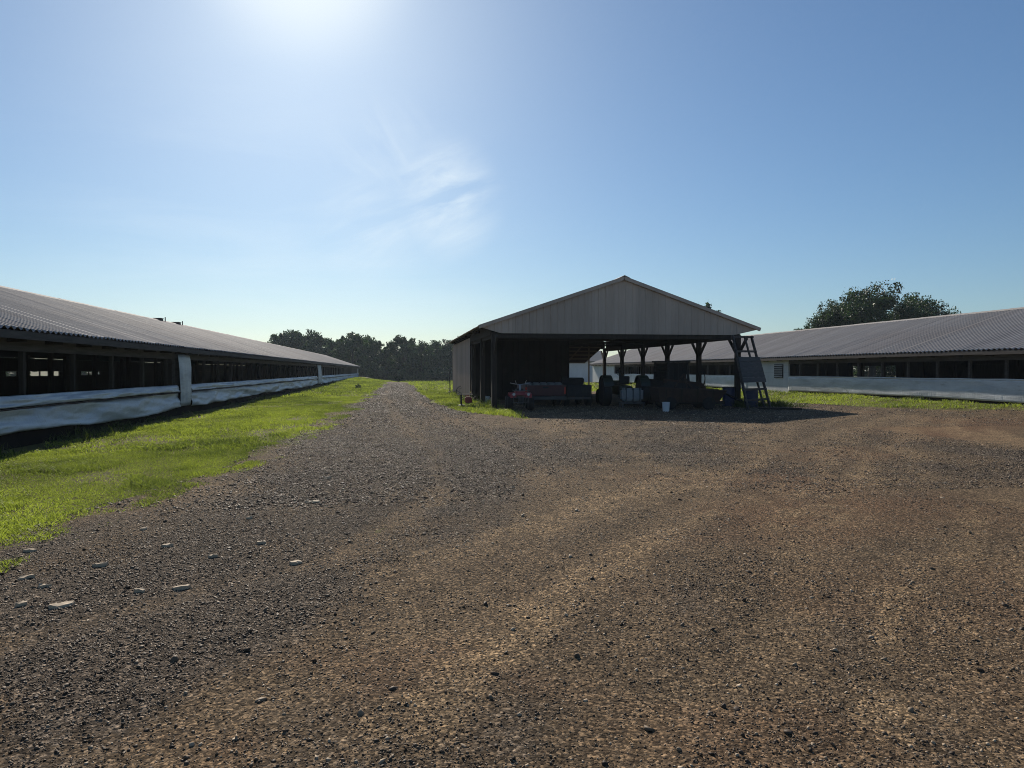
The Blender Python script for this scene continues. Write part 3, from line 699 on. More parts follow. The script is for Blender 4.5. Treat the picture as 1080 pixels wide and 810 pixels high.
ribbed('back_wall', (9.5, SY1), (SX0 - 0.1, SY1), 0.1, 3.5, M['siding'], lambda x: zr_(x) - 0.1)
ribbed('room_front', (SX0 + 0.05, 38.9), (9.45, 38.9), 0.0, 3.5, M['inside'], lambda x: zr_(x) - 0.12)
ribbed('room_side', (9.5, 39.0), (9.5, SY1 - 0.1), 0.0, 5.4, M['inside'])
sfin(MB().box(SX0 - 0.15, SX0 - 0.03, 39.0, SY1, 0.0, 0.16).build('skirt_board', M['wood'], shed))
# upper back wall of the right half: girts, studs and braces over a low opening
mb = MB()
for k in range(6): mb.bar((9.6, SY1, 2.2 + k * 0.28), (min(15.05, 13.7 + k * 0.3), SY1, 2.2 + k * 0.28), 0.05, 0.10)
for q in (9.7, 10.9, 12.3, 14.0): mb.box(q - 0.05, q + 0.05, SY1 + 0.03, SY1 + 0.12, 0.0 if q in (12.3, 14.0) else 2.2, zr_(q) - 0.1)
mb.bar((10.9, SY1 - 0.05, 2.2), (12.3, SY1 - 0.05, 4.4), 0.04, 0.1); mb.bar((12.3, SY1 - 0.05, 2.2), (13.9, SY1 - 0.05, 3.9), 0.04, 0.1)
sfin(mb.build('back_framing', M['brown'], shed))
mb = MB(); mb.add([(9.6, SY1 + 0.14, 2.16), (13.7, SY1 + 0.14, 2.16), (14.9, SY1 + 0.14, 3.2), (15.25, SY1 + 0.14, 3.2), (15.25, SY1 + 0.14, zr_(15.25) - 0.03), (RX, SY1 + 0.14, zr_(RX) - 0.06), (9.6, SY1 + 0.14, zr_(9.6) - 0.06)], [(0, 1, 2, 3, 4, 5, 6)])
bk = sfin(mb.build('back_boarding', M['wood'], shed)); bk.modifiers.new('t', 'SOLIDIFY').thickness = 0.02

# ------------------------------------------------------------------ things in and around the shed
def wheel(r, w, parent, loc, hub=None):
    t_ = MB().lathe([(r * 0.55, -w / 2), (r * 0.9, -w / 2), (r, -w * 0.32), (r, w * 0.32), (r * 0.9, w / 2), (r * 0.55, w / 2)], axis='x', n=24)
    wl = t_.build('wheel', M['black'], parent, smooth=False); wl.location = loc
    h_ = MB().lathe([(r * 0.12, -w * 0.36), (r * 0.56, -w * 0.42), (r * 0.56, w * 0.42), (r * 0.12, w * 0.36)], axis='x', n=18).build('rim', hub or M['dark_metal'], wl)
    return wl
# pickup seen from the rear
c = at(575.5, 31.2)
pk = empty('farm_trailer', (c.x, c.y, 0), 'low dull red farm trailer backed into the shed, pale sacks heaped in its bed', 'trailer', rz=-YAW * 0.3)
w = 0.9
body = MB().box(-w, w, 0.05, 3.2, 0.5, 0.6)
body.box(-w, -w + 0.09, 0.05, 3.2, 0.602, 0.97); body.box(w - 0.09, w, 0.05, 3.2, 0.602, 0.97); body.box(-w + 0.092, w - 0.092, 3.1, 3.2, 0.602, 0.97)
body.build('body', M['maroon'], pk, bevel=0.015)
mb = MB(); mb.bar((-0.5, 3.2, 0.48), (0, 4.5, 0.45), 0.08); mb.bar((0.5, 3.2, 0.48), (0, 4.5, 0.45), 0.08)
mb.build('drawbar', M['dark_metal'], pk)
tg = MB().box(-w + 0.09, w - 0.09, 0.0, 0.06, 0.52, 0.96).build('tailgate', M['maroon'], pk, bevel=0.012)
MB().box(-0.12, 0.12, -0.03, -0.002, 0.84, 0.9).build('handle', M['dark_metal'], tg)
MB().box(-w - 0.02, w + 0.02, -0.2, -0.02, 0.33, 0.47).build('bumper', M['panel_grey'], pk, bevel=0.02)
for s_ in (-1, 1): MB().box(*sorted((s_ * (w - 0.085), s_ * (w + 0.004))), -0.02, 0.05, 0.58, 0.88).build('tail_light', M['lamp_red'], pk, bevel=0.01)
for s_ in (-1, 1):
    for yy in (1.4, 2.2): wheel(0.33, 0.2, pk, (s_ * (w - 0.14), yy, 0.33))
for i in range(5):
    sx = -0.66 + i * 0.33; hh = 0.96 + random.uniform(0, 0.08)
    mb = MB().lathe([(0.05, -0.16), (0.13, -0.12), (0.16, 0), (0.13, 0.12), (0.05, 0.16)], axis='x', n=10)
    sk = mb.build('sack', M['load'], None, smooth=True); sk.location = (c.x + sx * math.cos(YAW * .3), c.y + 0.55 - sx * math.sin(YAW * .3), 0.98); sk.scale = (1, 2.2, 0.75); sk.rotation_euler.z = random.uniform(-.15, .15)
    tag(sk, 'pale dusty feed sack heaped in the bed of the red trailer', 'sack', 'sacks in the trailer bed')
MB().box(-w + 0.1, w - 0.1, 0.07, 3.05, 0.605, 0.85).build('bed_liner', M['inside'], pk)

# quad bike facing the yard
c = at(548.5, 28.9)
qb = empty('quad_bike', (c.x, c.y, 0), 'red quad bike with round headlights, facing the yard by the red trailer', 'quad bike', rz=R(-6))
mb = MB(); mb.prism([(-0.55, 0.62), (-0.35, 0.74), (0.1, 0.8), (0.3, 0.72), (1.0, 0.74), (1.05, 0.66), (0.3, 0.55), (-0.2, 0.58)], -0.2, 0.2)
for s_ in (-1, 1):
    mb.prism([(-0.62, 0.5), (-0.55, 0.68), (-0.1, 0.72), (0.12, 0.5), (0.02, 0.48), (-0.14, 0.64), (-0.5, 0.62)], *sorted((s_ * 0.18, s_ * 0.44)))
    mb.prism([(0.6, 0.5), (0.7, 0.68), (1.1, 0.7), (1.3, 0.52), (1.2, 0.5), (1.05, 0.62), (0.75, 0.62)], *sorted((s_ * 0.18, s_ * 0.44)))
mb.build('body', M['red'], qb, bevel=0.015)
MB().box(-0.16, 0.16, 0.25, 0.95, 0.76, 0.86).build('seat', M['black'], qb, bevel=0.03)
mb = MB().tube([(0, -0.05, 0.7), (0, 0.08, 1.02)], 0.025); mb.tube([(-0.4, 0.16, 1.1), (-0.2, 0.08, 1.06), (0, 0.06, 1.03), (0.2, 0.08, 1.06), (0.4, 0.16, 1.1)], 0.016)
mb.tube([(0.2, 0.05, 1.05), (0.26, 0.0, 1.22)], 0.012); mb.tube([(-0.14, 0.05, 1.05), (-0.2, 0.0, 1.2)], 0.012)
mb.build('handlebar', M['chrome'], qb)
mb = MB()
for z in (0.34, 0.52): mb.tube([(-0.3, -0.66, z), (0.3, -0.66, z)], 0.016)
for x in (-0.3, 0.3, -0.1, 0.1): mb.tube([(x, -0.66, 0.3), (x, -0.6, 0.58)], 0.014)
for k in range(5): mb.tube([(-0.3 + k * .15, -0.55, 0.8), (-0.3 + k * .15, -0.12, 0.83)], 0.011)
mb.tube([(-0.34, -0.56, 0.8), (0.34, -0.56, 0.8)], 0.016)
mb.build('rack', M['panel_grey'], qb)
for s_ in (-1, 1):
    hl = MB().lathe([(0.03, 0.0), (0.055, -0.02), (0.06, -0.09), (0.04, -0.1)], axis='y', n=14).build('headlight', M['lamp_clear'], qb); hl.location = (s_ * 0.29, -0.6, 0.66)
    wheel(0.28, 0.24, qb, (s_ * 0.42, -0.25, 0.28)); wheel(0.28, 0.26, qb, (s_ * 0.42, 0.95, 0.28))

# dark utility buggy
c = at(611, 32.2)
ub = empty('utility_buggy', (c.x, c.y, 0), 'dark two seat utility buggy with a plain steel rear bar, right of the red trailer', 'buggy')
MB().prism([(0, 0.42), (2.6, 0.42), (2.7, 0.7), (2.5, 0.95), (1.8, 1.0), (1.2, 0.72), (1.15, 0.95), (0, 0.95)], -0.58, 0.58).build('body', M['dark_metal'], ub, bevel=0.02)
MB().box(-0.55, 0.55, -0.07, -0.005, 0.3, 0.4).build('rear_bar', M['panel_grey'], ub, bevel=0.01)
MB().box(-0.5, 0.5, 1.16, 1.3, 0.8, 1.28).build('seat', M['black'], ub, bevel=0.03)
mb = MB()
for s_ in (-1, 1): mb.tube([(s_ * 0.52, 1.1, 0.9), (s_ * 0.5, 1.15, 1.22)], 0.025)
mb.tube([(-0.5, 1.15, 1.22), (0.5, 1.15, 1.22)], 0.025)
mb.build('roll_bar', M['dark_metal'], ub)
sw = MB().lathe([(0.15, 0), (0.18, 0.02), (0.15, 0.04)], axis='y', n=16).build('steering_wheel', M['black'], ub); sw.location = (-0.25, 1.75, 1.15)
for s_ in (-1, 1):
    for yy in (0.45, 2.2): wheel(0.3, 0.24, ub, (s_ * 0.52, yy, 0.3))

# tractor seen from the rear, pale sprayer tank on its linkage
c = at(661.5, 31.6)
tr_ = empty('tractor', (c.x, c.y, 0), 'dark tractor seen from behind with tall rear tyres, in the middle of the shed', 'tractor', rz=-YAW * 0.5)
MB().prism([(0.2, 0.5), (3.3, 0.5), (3.3, 1.1), (1.7, 1.15), (1.5, 0.95), (0.2, 0.9)], -0.3, 0.3).build('body', M['green_paint'], tr_, bevel=0.03)
for s_ in (-1, 1):
    wheel(0.66, 0.38, tr_, (s_ * 0.86, 0.6, 0.66), M['rust']); wheel(0.36, 0.2, tr_, (s_ * 0.7, 2.8, 0.36), M['rust'])
    a_ = [math.radians(q) for q in range(20, 150, 16)]
    mb = MB(); pts = [(0.6 - 0.74 * math.cos(q), 0.66 + 0.74 * math.sin(q)) for q in a_]; pts2 = [(0.6 - 0.70 * math.cos(q), 0.66 + 0.70 * math.sin(q)) for q in reversed(a_)]
    mb.prism(pts + pts2, *sorted((s_ * 0.62, s_ * 1.04))); mb.build('fender', M['green_paint'], tr_)
st_ = MB().box(-0.24, 0.24, 0.55, 0.95, 0.98, 1.06); st_.box(-0.24, 0.24, 0.5, 0.58, 1.06, 1.36); st_.build('seat', M['black'], tr_, bevel=0.03)
sw = MB().tube([(0.2 * math.cos(k / 16 * 6.283), 0.06 * math.cos(k / 16 * 6.283), 0.2 * math.sin(k / 16 * 6.283)) for k in range(17)], 0.018, 6, cap=False).build('steering_wheel', M['black'], tr_); sw.location = (0, 1.35, 1.48); sw.rotation_euler.x = R(-50)
MB().tube([(0, 1.4, 1.1), (0, 1.35, 1.48)], 0.03).build('steering_column', M['dark_metal'], tr_)
MB().tube([(0.2, 2.3, 1.05), (0.2, 2.3, 1.75)], 0.035).build('exhaust', M['rust'], tr_)
for s_ in (-1, 1): MB().tube([(s_ * 0.35, 0.2, 0.5), (s_ * 0.4, -0.35, 0.4)], 0.03).build('linkage_arm', M['dark_metal'], tr_)
tk = empty('sprayer_tank', (c.x + 0.0, c.y - 0.62, 0), 'pale poly sprayer tank in a steel cradle behind the dark tractor', 'tank', rz=-YAW * 0.5)
tb = MB().box(-0.47, 0.47, -0.26, 0.26, 0.27, 0.84)
tb.build('tank', M['poly'], tk, bevel=0.09)
mb = MB()
for x in (-0.3, 0.0, 0.3): mb.box(x - 0.025, x + 0.025, -0.27, 0.27, 0.2, 0.86)
mb.box(-0.52, 0.52, -0.28, -0.22, 0.16, 0.24); mb.box(-0.52, 0.52, 0.22, 0.28, 0.16, 0.24)
for x in (-0.46, 0.46): mb.box(x - 0.03, x + 0.03, -0.27, -0.21, 0, 0.16); mb.box(x - 0.03, x + 0.03, 0.21, 0.27, 0, 0.16)
mb.build('cradle', M['panel_grey'], tk)
ld = MB().lathe([(0.13, 0.84), (0.13, 0.9), (0.1, 0.92)], n=16).build('lid', M['black'], tk); ld.location.x = -0.12

# skid steer loader behind the wagon
c = at(709, 33.6)
sk = empty('skid_steer', (c.x, c.y, 0), 'dark skid steer loader with a caged cab, behind the rusty wagon', 'loader', rz=R(-70))
MB().prism([(-1.2, 0.45), (1.2, 0.3), (1.3, 0.7), (0.7, 1.0), (-0.9, 1.15), (-1.25, 0.9)], -0.72, 0.72).build('body', M['dark_metal'], sk, bevel=0.03)
mb = MB()
for x in (-0.45, 0.45):
    for y0_, y1_ in ((-0.7, -0.65), (0.62, 0.5)): mb.bar((x, y0_, 1.0), (x, y1_, 2.0), 0.08, 0.08)
mb.box(-0.52, 0.52, -0.8, 0.65, 1.98, 2.06)
for k in range(4): mb.box(-0.47, 0.47, -0.72 + 0.01, -0.69, 1.1 + k * 0.22, 1.14 + k * 0.22)
for s_ in (-1, 1):
    for k in range(5): mb.bar((s_ * 0.46, -0.6 + k * 0.28, 1.0), (s_ * 0.46, -0.6 + k * 0.28, 2.0), 0.02, 0.04)
cg = mb.build('cab_cage', M['dark_metal'], sk)
for s_ in (-1, 1): MB().box(*sorted((s_ * 0.40, s_ * 0.425)), -0.64, 0.5, 1.02, 1.96).build('side_screen', M['black'], cg)
MB().box(-0.3, 0.3, -0.5, -0.3, 1.0, 1.6).build('seat', M['black'], sk, bevel=0.04)
mb = MB()
for s_ in (-1, 1): mb.bar((s_ * 0.66, -1.1, 1.15), (s_ * 0.66, 1.2, 0.95), 0.1, 0.18); mb.bar((s_ * 0.66, 1.2, 0.95), (s_ * 0.66, 1.75, 0.4), 0.1, 0.16)
mb.build('loader_arms', M['rust'], sk)
MB().prism([(1.75, 0.1), (2.5, 0.05), (2.48, 0.1), (1.95, 0.2), (1.8, 0.75), (1.7, 0.75)], -0.85, 0.85).build('bucket', M['rust'], sk)
for s_ in (-1, 1):
    for yy in (-0.65, 0.6): wheel(0.4, 0.28, sk, (s_ * 0.86, yy, 0.4))
# rusty farm wagon
c = at(722, 29.9)
wg = empty('farm_wagon', (c.x, c.y, 0), 'rusty low wagon with flared plank sides, parked in front of the loader', 'wagon', rz=-YAW * 0.8)
mb = MB(); hx, hy = 1.22, 0.75
mb.add([(-hx, -hy, 0.32), (hx, -hy, 0.32), (hx, hy, 0.32), (-hx, hy, 0.32), (-hx - .1, -hy - 0.12, 0.9), (hx + 0.3, -hy - 0.12, 0.78), (hx + 0.3, hy + 0.12, 0.78), (-hx - .1, hy + 0.12, 0.9)], [(0, 1, 2, 3), (0, 4, 5, 1), (1, 5, 6, 2), (2, 6, 7, 3), (3, 7, 4, 0)])
bx = mb.build('box', M['rust'], wg); bx.modifiers.new('t', 'SOLIDIFY').thickness = 0.04
mb = MB()
for q in (-1.0, -0.35, 0.3, 0.95): mb.bar((q, -hy - 0.03, 0.3), (q, -hy - 0.16, 0.86), 0.07, 0.05)
mb.build('stakes', M['wood'], wg)
mb = MB().bar((-1.2, 0, 0.26), (1.7, 0, 0.26), 0.12, 0.12); mb.bar((hx + .2, 0.2, 0.8), (hx + 1.3, 0.3, 0.32), 0.3, 0.05); mb.build('drawbar', M['dark_metal'], wg)
mb = MB()
for q in (-0.8, 0.8):
    mb.bar((q, -0.8, 0.26), (q, 0.8, 0.26), 0.08)
mb.build('axles', M['dark_metal'], wg)
for q in (-0.8, 0.8):
    for s_ in (-1, 1):
        wl = wheel(0.27, 0.16, wg, (q, s_ * 0.72, 0.27), M['rust']); wl.rotation_euler.z = R(90)
# scrap piled on the wagon: a bent pipe frame
fr = MB().tube([(-0.5, 0, 0), (-0.45, 0, 0.5), (0.0, 0.1, 0.95), (0.2, 0.1, 0.6), (0.7, 0.1, 0.2), (0.75, 0.1, 0.0)], 0.035, 6); fr.tube([(0.0, 0.1, 0.95), (0.1, 0, 0.5), (-0.1, -0.1, 0.0)], 0.03, 6); fr.bar((-0.5, 0, 0.35), (0.5, 0.1, 0.4), 0.12, 0.05); fr.tube([(-.3, -.2, .05), (.5, -.1, .35)], .03, 6)
fo = fr.build('pipe_frame', M['rust']); fo.location = (c.x + 0.05, c.y + 0.1, 0.33); fo.scale = (1, 1, 1.2); tag(fo, 'bent rusty pipe frame lying upright in the low wagon', 'scrap frame')

# white bucket
def bucket(px, py, m, label, grp=None, s=1.0, d=None):
    d = d or CAM_H * FPX / (py - HORIZ); c = at(px, d)
    b = empty('bucket', (c.x, c.y, 0), label, 'bucket', grp, rz=random.random())
    MB().lathe([(0.125 * s, 0), (0.15 * s, 0.34 * s), (0.16 * s, 0.35 * s), (0.16 * s, 0.37 * s), (0.14 * s, 0.37 * s), (0.118 * s, 0.03)], n=20).build('pail', m, b)
    MB().tube([(0.155 * s * math.cos(q), 0.05 + 0.02 * math.sin(q), 0.33 * s - 0.2 * s * math.sin(q) * 0.9) for q in np.linspace(0, math.pi, 9)], 0.004, 5).build('handle', M['dark_metal'], b)
    return b
bucket(702.5, 434, M['bucket'], 'white plastic bucket standing on the ground in front of the rusty wagon')
bucket(509.5, 424, M['blue'], 'dark blue bucket at the corner of the store room in the shed', None, 1.0, 35)
bucket(513.5, 425, M['bucket'], 'white bucket against the dark store room, right of the dark blue one', None, 0.95, 34.6)
bucket(519.5, 425, M['poly'], 'grey bucket by the shed corner post, beside the white one', None, 0.9, 33.6)
# fuel can
c = at(494, 34.8)
fc = empty('fuel_can', (c.x, c.y, 0.0), 'small red fuel can in the grass by the shed side wall', 'fuel can')
MB().box(-0.17, 0.17, -0.12, 0.12, 0.0, 0.32).build('can', M['red'], fc, bevel=0.04)
MB().tube([(0.08, 0, 0.32), (0.1, 0, 0.42), (0.2, 0, 0.5)], 0.025).build('spout', M['black'], fc)
MB().tube([(-0.13, 0, 0.31), (-0.11, 0, 0.4), (0.0, 0, 0.4), (0.03, 0, 0.32)], 0.018).build('handle', M['red'], fc)
# drums
def drum(px, d, label, h=0.86, r=0.29, lid=True):
    c = at(px, d); b = empty('drum', (c.x, c.y, 0), label, 'drum', 'blue drums by the shed corner')
    MB().lathe([(r * 0.94, 0), (r, 0.02), (r, h * 0.32), (r * 1.03, h * 0.335), (r, h * 0.35), (r, h * 0.65), (r * 1.03, h * 0.665), (r, h * 0.68), (r, h - 0.02), (r * 0.96, h)], n=28).build('barrel', M['blue'], b, smooth=False)
    if lid: MB().lathe([(r * 1.04, h - 0.03), (r * 1.06, h), (r * 0.95, h + 0.015)], n=28).build('rim', M['panel_grey'], b)
    return b
drum(769, 32.3, 'dark blue drum standing left of the shed corner post')
drum(792.5, 31.6, 'dark blue drum standing under the leaning ladder', h=0.8)
# hose hung on a post
c = Vector((SX1, 34.3, 0))
mb = MB()
for k in range(3): mb.tube([(SX1 + 0.02 + 0.19 * math.cos(q) + 0.05, 34.14 - 0.02 * k, 1.22 + 0.36 * math.sin(q) - 0.03 * k) for q in np.linspace(0, 6.283, 25)], 0.02, 6, cap=False)
mb.tube([(SX1 + 0.25, 34.1, 1.0), (SX1 + 0.26, 34.08, 0.6), (SX1 + 0.2, 34.0, 0.02)], 0.02, 6)
tag(mb.build('garden_hose', M['black']), 'black hose coiled on the second post of the shed', 'hose')

# leaning ladder stand with a boarded panel
F1_, F2_ = at(789, 29.1), at(812.5, 30.6); T1, T2 = at(772.5, 30.75, 3.12), at(792, 31.6, 3.14)
B1, B2 = at(802, 31.6), at(806, 31.3)
ls = empty('ladder_stand', (F1_.x, F1_.y, 0), 'leaning wooden ladder with a grey boarded panel, propped on the shed front corner', 'ladder')
lo = -Vector((F1_.x, F1_.y, 0))
for a_, b_ in ((F1_, T1), (F2_, T2)):
    mb = MB().bar(a_ + lo, b_ + lo, 0.06, 0.13, up=(0, 1, 0)); mb.build('rail', M['wood_grey'], ls)
def on(f, s_): return (F1_.lerp(T1, f)).lerp(F2_.lerp(T2, f), s_) + lo
mb = MB().bar(on(0.02, 0.74) , on(0.99, 0.62), 0.05, 0.1, up=(0, 1, 0)); mb.build('rail', M['wood_grey'], ls)
for f in (0.12, 0.26, 0.78, 0.985):
    e = 0.06 if f < 0.9 else 0.1
    MB().bar(on(f, -e), on(f, 1 + e), 0.05, 0.09).build('rung', M['wood_grey'], ls)
mb = MB(); nrm = ((T1 - F1_).cross(F2_ - F1_)).normalized() * -1
if nrm.y > 0: nrm = -nrm
for k in range(5):
    f0, f1 = 0.345 + 0.07 * k, 0.345 + 0.07 * (k + 1) - 0.004
    e = 0.03 + 0.02 * random.random()
    q = [on(f0, -e), on(f0, 1 + e), on(f1, 1 + e), on(f1, -e)]
    mb.add([p + nrm * 0.075 for p in q] + [p + nrm * 0.10 for p in q], [(0, 1, 2, 3), (4, 7, 6, 5), (0, 4, 5, 1), (1, 5, 6, 2), (2, 6, 7, 3), (3, 7, 4, 0)])
mb.build('panel', M['panel_grey'], ls)
# pole lying by the ladder foot
a_, b_ = at(800, 29.3), at(846, 28.6)
mb = MB().tube([(0, 0, 0), (b_.x - a_.x, b_.y - a_.y, 0.02)], 0.035, 7); po = mb.build('fallen_pole', M['wood']); po.location = (a_.x, a_.y, 0.04)
tag(po, 'dark wooden pole lying on the gravel at the foot of the ladder', 'pole')

# pedestal stand on the grass left of the shed
c = at(486.5, 32.4)
ps = empty('pedestal_stand', (c.x, c.y, 0), 'black pedestal stand with a flat top plate, on the grass left of the open shed', 'stand', rz=-YAW)
MB().lathe([(0.17, 0), (0.17, 0.03), (0.06, 0.06)], n=18).build('foot', M['dark_metal'], ps)
MB().tube([(0, 0, 0.04), (0, 0, 0.5)], 0.045).build('column', M['dark_metal'], ps)
MB().box(-0.2, 0.52, -0.16, 0.16, 0.5, 0.535).build('plate', M['panel_grey'], ps)
mb = MB().tube([(-0.2, 0, 0.53), (-0.24, 0, 0.72), (-0.12, 0, 0.86), (-0.02, 0, 0.9)], 0.016, 6); mb.tube([(-0.24, 0, 0.72), (-0.08, 0, 0.62), (0.02, 0, 0.54)], 0.014, 6); mb.tube([(-0.1, 0, 0.54), (-0.1, 0, 0.78), (0.04, 0, 0.82)], 0.014, 6)
mb.build('bracket', M['panel_grey'], ps)
# thin post beyond
c = at(474.5, 51)
tp = empty('marker_post', (c.x, c.y, 0), 'thin dark metal post in the grass beyond the shed back corner', 'post')
MB().tube([(0, 0, -0.1), (0, 0, 1.6)], 0.035).build('rod', M['dark_metal'], tp)
MB().lathe([(0.14, -0.02), (0.13, 0.1), (0.05, 0.14)], n=10).build('collar', M['concrete'], tp)

# ------------------------------------------------------------------ trees
def tree_mesh(seed, H, rx, lobes, nleaf, leaf, low=0.15, trunk_r=0.3):
    """trunk with limbs, and a crown of leaf-sized faces gathered in clumps"""
    r_ = np.random.default_rng(seed); rd = random.Random(seed)
    tb = MB(); top = Vector((rd.uniform(-.3, .3), rd.uniform(-.3, .3), H * 0.62))
    tb.tube([(0, 0, -0.6), (0, 0, 0.3), top * 0.4 + Vector((0.1, 0, 0)), top * 0.75, top], [trunk_r * 1.3, trunk_r, trunk_r * 0.8, trunk_r * 0.5, trunk_r * 0.2], 8)
    centers = []
    for i in range(lobes):
        a_ = 2.4 * i + rd.uniform(-.4, .4); f = (i + 0.5) / lobes
        zc = H * (low + (0.9 - low) * f); prof = math.sin(math.pi * min(1, max(0.08, (f * 0.82 + 0.14)))) ** 0.7
        rr = rx * prof * rd.uniform(0.45, 0.85)
        c_ = Vector((rr * math.cos(a_), rr * math.sin(a_), zc)); centers.append((c_, rx * rd.uniform(0.24, 0.40)))
        st0 = top * rd.uniform(0.3, 0.9); st0.z = min(st0.z, c_.z * 0.85)
        mid = st0.lerp(c_, 0.55) + Vector((0, 0, 0.06 * H * rd.random()))
        tb.tube([st0, mid, c_], [trunk_r * 0.32, trunk_r * 0.2, trunk_r * 0.06], 5)
        for q in range(3):
            e = c_ + Vector((rd.gauss(0, .3), rd.gauss(0, .3), rd.gauss(0.1, .3))) * rx * 0.5
            tb.tube([mid.lerp(c_, 0.6), e], [trunk_r * 0.12, trunk_r * 0.03], 4)
    V, T = [], []
    per = nleaf // lobes
    for c_, r0 in centers:
        ns = 16                                     # sub-clumps give the ragged edge
        d = r_.normal(size=(ns, 3)); d /= np.linalg.norm(d, axis=1)[:, None]
        sc_ = np.array(c_) + d * r0 * r_.uniform(0.1, 0.95, (ns, 1)) * np.array([1, 1, 0.75]); sr = r0 * r_.uniform(0.2, 0.42, ns)
        k = r_.integers(0, ns, per)
        p = sc_[k] + np.clip(r_.normal(size=(per, 3)), -1.7, 1.7) * sr[k][:, None] * 0.55
        u = r_.normal(size=(per, 3)); u /= np.linalg.norm(u, axis=1)[:, None]
        w_ = np.cross(u, r_.normal(size=(per, 3))); w_ /= np.linalg.norm(w_, axis=1)[:, None]
        s_ = leaf * r_.uniform(0.55, 1.3, (per, 1))
        V.append(np.stack([p - u * s_, p + w_ * s_ * 0.5, p + u * s_, p - w_ * s_ * 0.5], 1).reshape(-1, 3))
        T.append(np.repeat(np.clip(r_.normal(0.5, 0.22, per) + r_.uniform(-.4, .4, ns)[k], 0, 1), 4))
    V = np.concatenate(V); T = np.concatenate(T)
    return tb, V, np.arange(len(V)).reshape(-1, 4), T
protos = {}
def tree(kind, loc, scale, rz, label, group=None, spec=None):
    if kind not in protos:
        tb, V, F, T = tree_mesh(*spec)
        root = empty('tree', loc, label, 'tree', group, rz)
        tb.build('trunk', M['bark'], root); npmesh('crown', V, F, M['leaf'], root, attr={'tone': T})
        root.scale = scale if isinstance(scale, tuple) else (scale,) * 3
        protos[kind] = root; return root
    r = dup(protos[kind], loc, rz, scale, label)
    if group: r['group'] = group
    elif 'group' in r: del r['group']
    return r
SP = {'far_a': (1, 11, 5.6, 18, 15000, 0.27, 0.10, 0.3), 'far_b': (2, 11, 5.0, 17, 14000, 0.27, 0.08, 0.28), 'far_c': (3, 11, 6.2, 20, 16000, 0.28, 0.12, 0.32),
      'oak': (4, 11.2, 7.0, 24, 46000, 0.16, 0.3, 0.45)}
TG = 'trees in the wood beyond the drive'
def topped(px, py, d): return zat(py, d)
far = [  # column, top row, distance, kind
    (296, 349, 168, 'far_a'), (318, 346, 172, 'far_c'), (341, 351, 170, 'far_b'), (372, 349, 162, 'far_c'), (394, 355, 158, 'far_b'), (426, 353, 160, 'far_a'),
    (445, 360, 157, 'far_b'), (464, 357, 161, 'far_c'), (484, 355, 163, 'far_a'), (410, 366, 170, 'far_a'), (356, 358, 176, 'far_a'), (505, 362, 165, 'far_b'), (272, 362, 180, 'far_b'), (386, 353, 175, 'far_a'), (437, 358, 174, 'far_c'), (475, 356, 178, 'far_b'), (308, 347, 176, 'far_b'), (418, 370, 166, 'far_b'), (495, 350, 172, 'far_c')]
for i, (px, py, d, k) in enumerate(far):
    c = at(px, d); zg = gz(c.x, c.y); H = zat(py, d) - zg
    lab = 'dark leafy tree in the far wood at the end of the drive'
    if i == 0: lab = 'dark spreading tree rising over the far roof of the left shed, leftmost of the wood'
    if i == 3: lab = 'tall dark tree just beyond the far gable end of the left shed'
    if i == 5: lab = 'round topped dark tree straight above the far end of the drive'
    tree(k, (c.x, c.y, zg), (H / 11 * random.uniform(0.82, 1.0),) * 2 + (H / 11.3,), random.uniform(0, 6), lab, TG, SP[k])
# big trees behind the right house
c = at(919, 82); tree('oak', (c.x, c.y, 0), (0.98, 0.98, 0.985), 0.6, 'big spreading dark green tree behind the right shed roof, taller of the pair', None, SP['oak'])
c = at(968, 86); tree('oak', (c.x, c.y, 0), (0.74, 0.74, 0.92), 2.5, 'smaller round tree merging into the right flank of the big one behind the right shed')
c = at(878, 84); tree('oak', (c.x, c.y, 0), (0.62, 0.62, 0.80), 4.4, 'low bushy tree at the left foot of the big tree behind the right shed')
BG = 'tree tops over the right shed roof'
for px, py, d, k, lab in ((741, 312, 122, 'far_b', 'tree whose small top shows over the right slope of the open shed'), (808, 350, 130, 'far_a', 'distant tree barely showing above the right shed ridge at the open shed eave'),
                     (700, 353, 125, 'far_c', 'tree seen under the open shed roof above the right shed ridge'), (722, 351, 132, 'far_a', 'tree glimpsed under the open shed roof between its middle posts')):
    c = at(px, d); H = zat(py, d); tree(k, (c.x, c.y, gz(c.x, c.y)), (H / 11 * 0.62,) * 2 + (H / 11.3,), random.uniform(0, 6), lab, BG, SP[k])
for i in range(13):  # trees added behind the right shed to darken its see-through openings
    a_ = R(32 + 4.2 * i); d_ = 105 + 20 * random.random(); x_, y_ = d_ * math.sin(a_), d_ * math.cos(a_)
    tree(('far_a', 'far_b', 'far_c')[i % 3], (x_, y_, 0), (random.uniform(0.8, 1.0),) * 2 + (random.uniform(0.5, 0.62),), random.uniform(0, 6), 'dark tree added behind the right shed to darken the view through its open side', 'trees added to darken the right shed openings', SP['far_a'])
for i in range(12):  # row added beyond the left shed so its openings look dim
    d_ = 56 + 12 * random.random(); y_ = 62 + 12 * i; x_ = -d_
    tree(('far_a', 'far_b', 'far_c')[i % 3], (x_, y_, 0), (random.uniform(0.8, 1.0),) * 2 + (random.uniform(0.42, 0.5),), random.uniform(0, 6), 'low dark tree added beyond the left shed to dim its openings', 'trees added to dim the left shed openings', SP['far_a'])
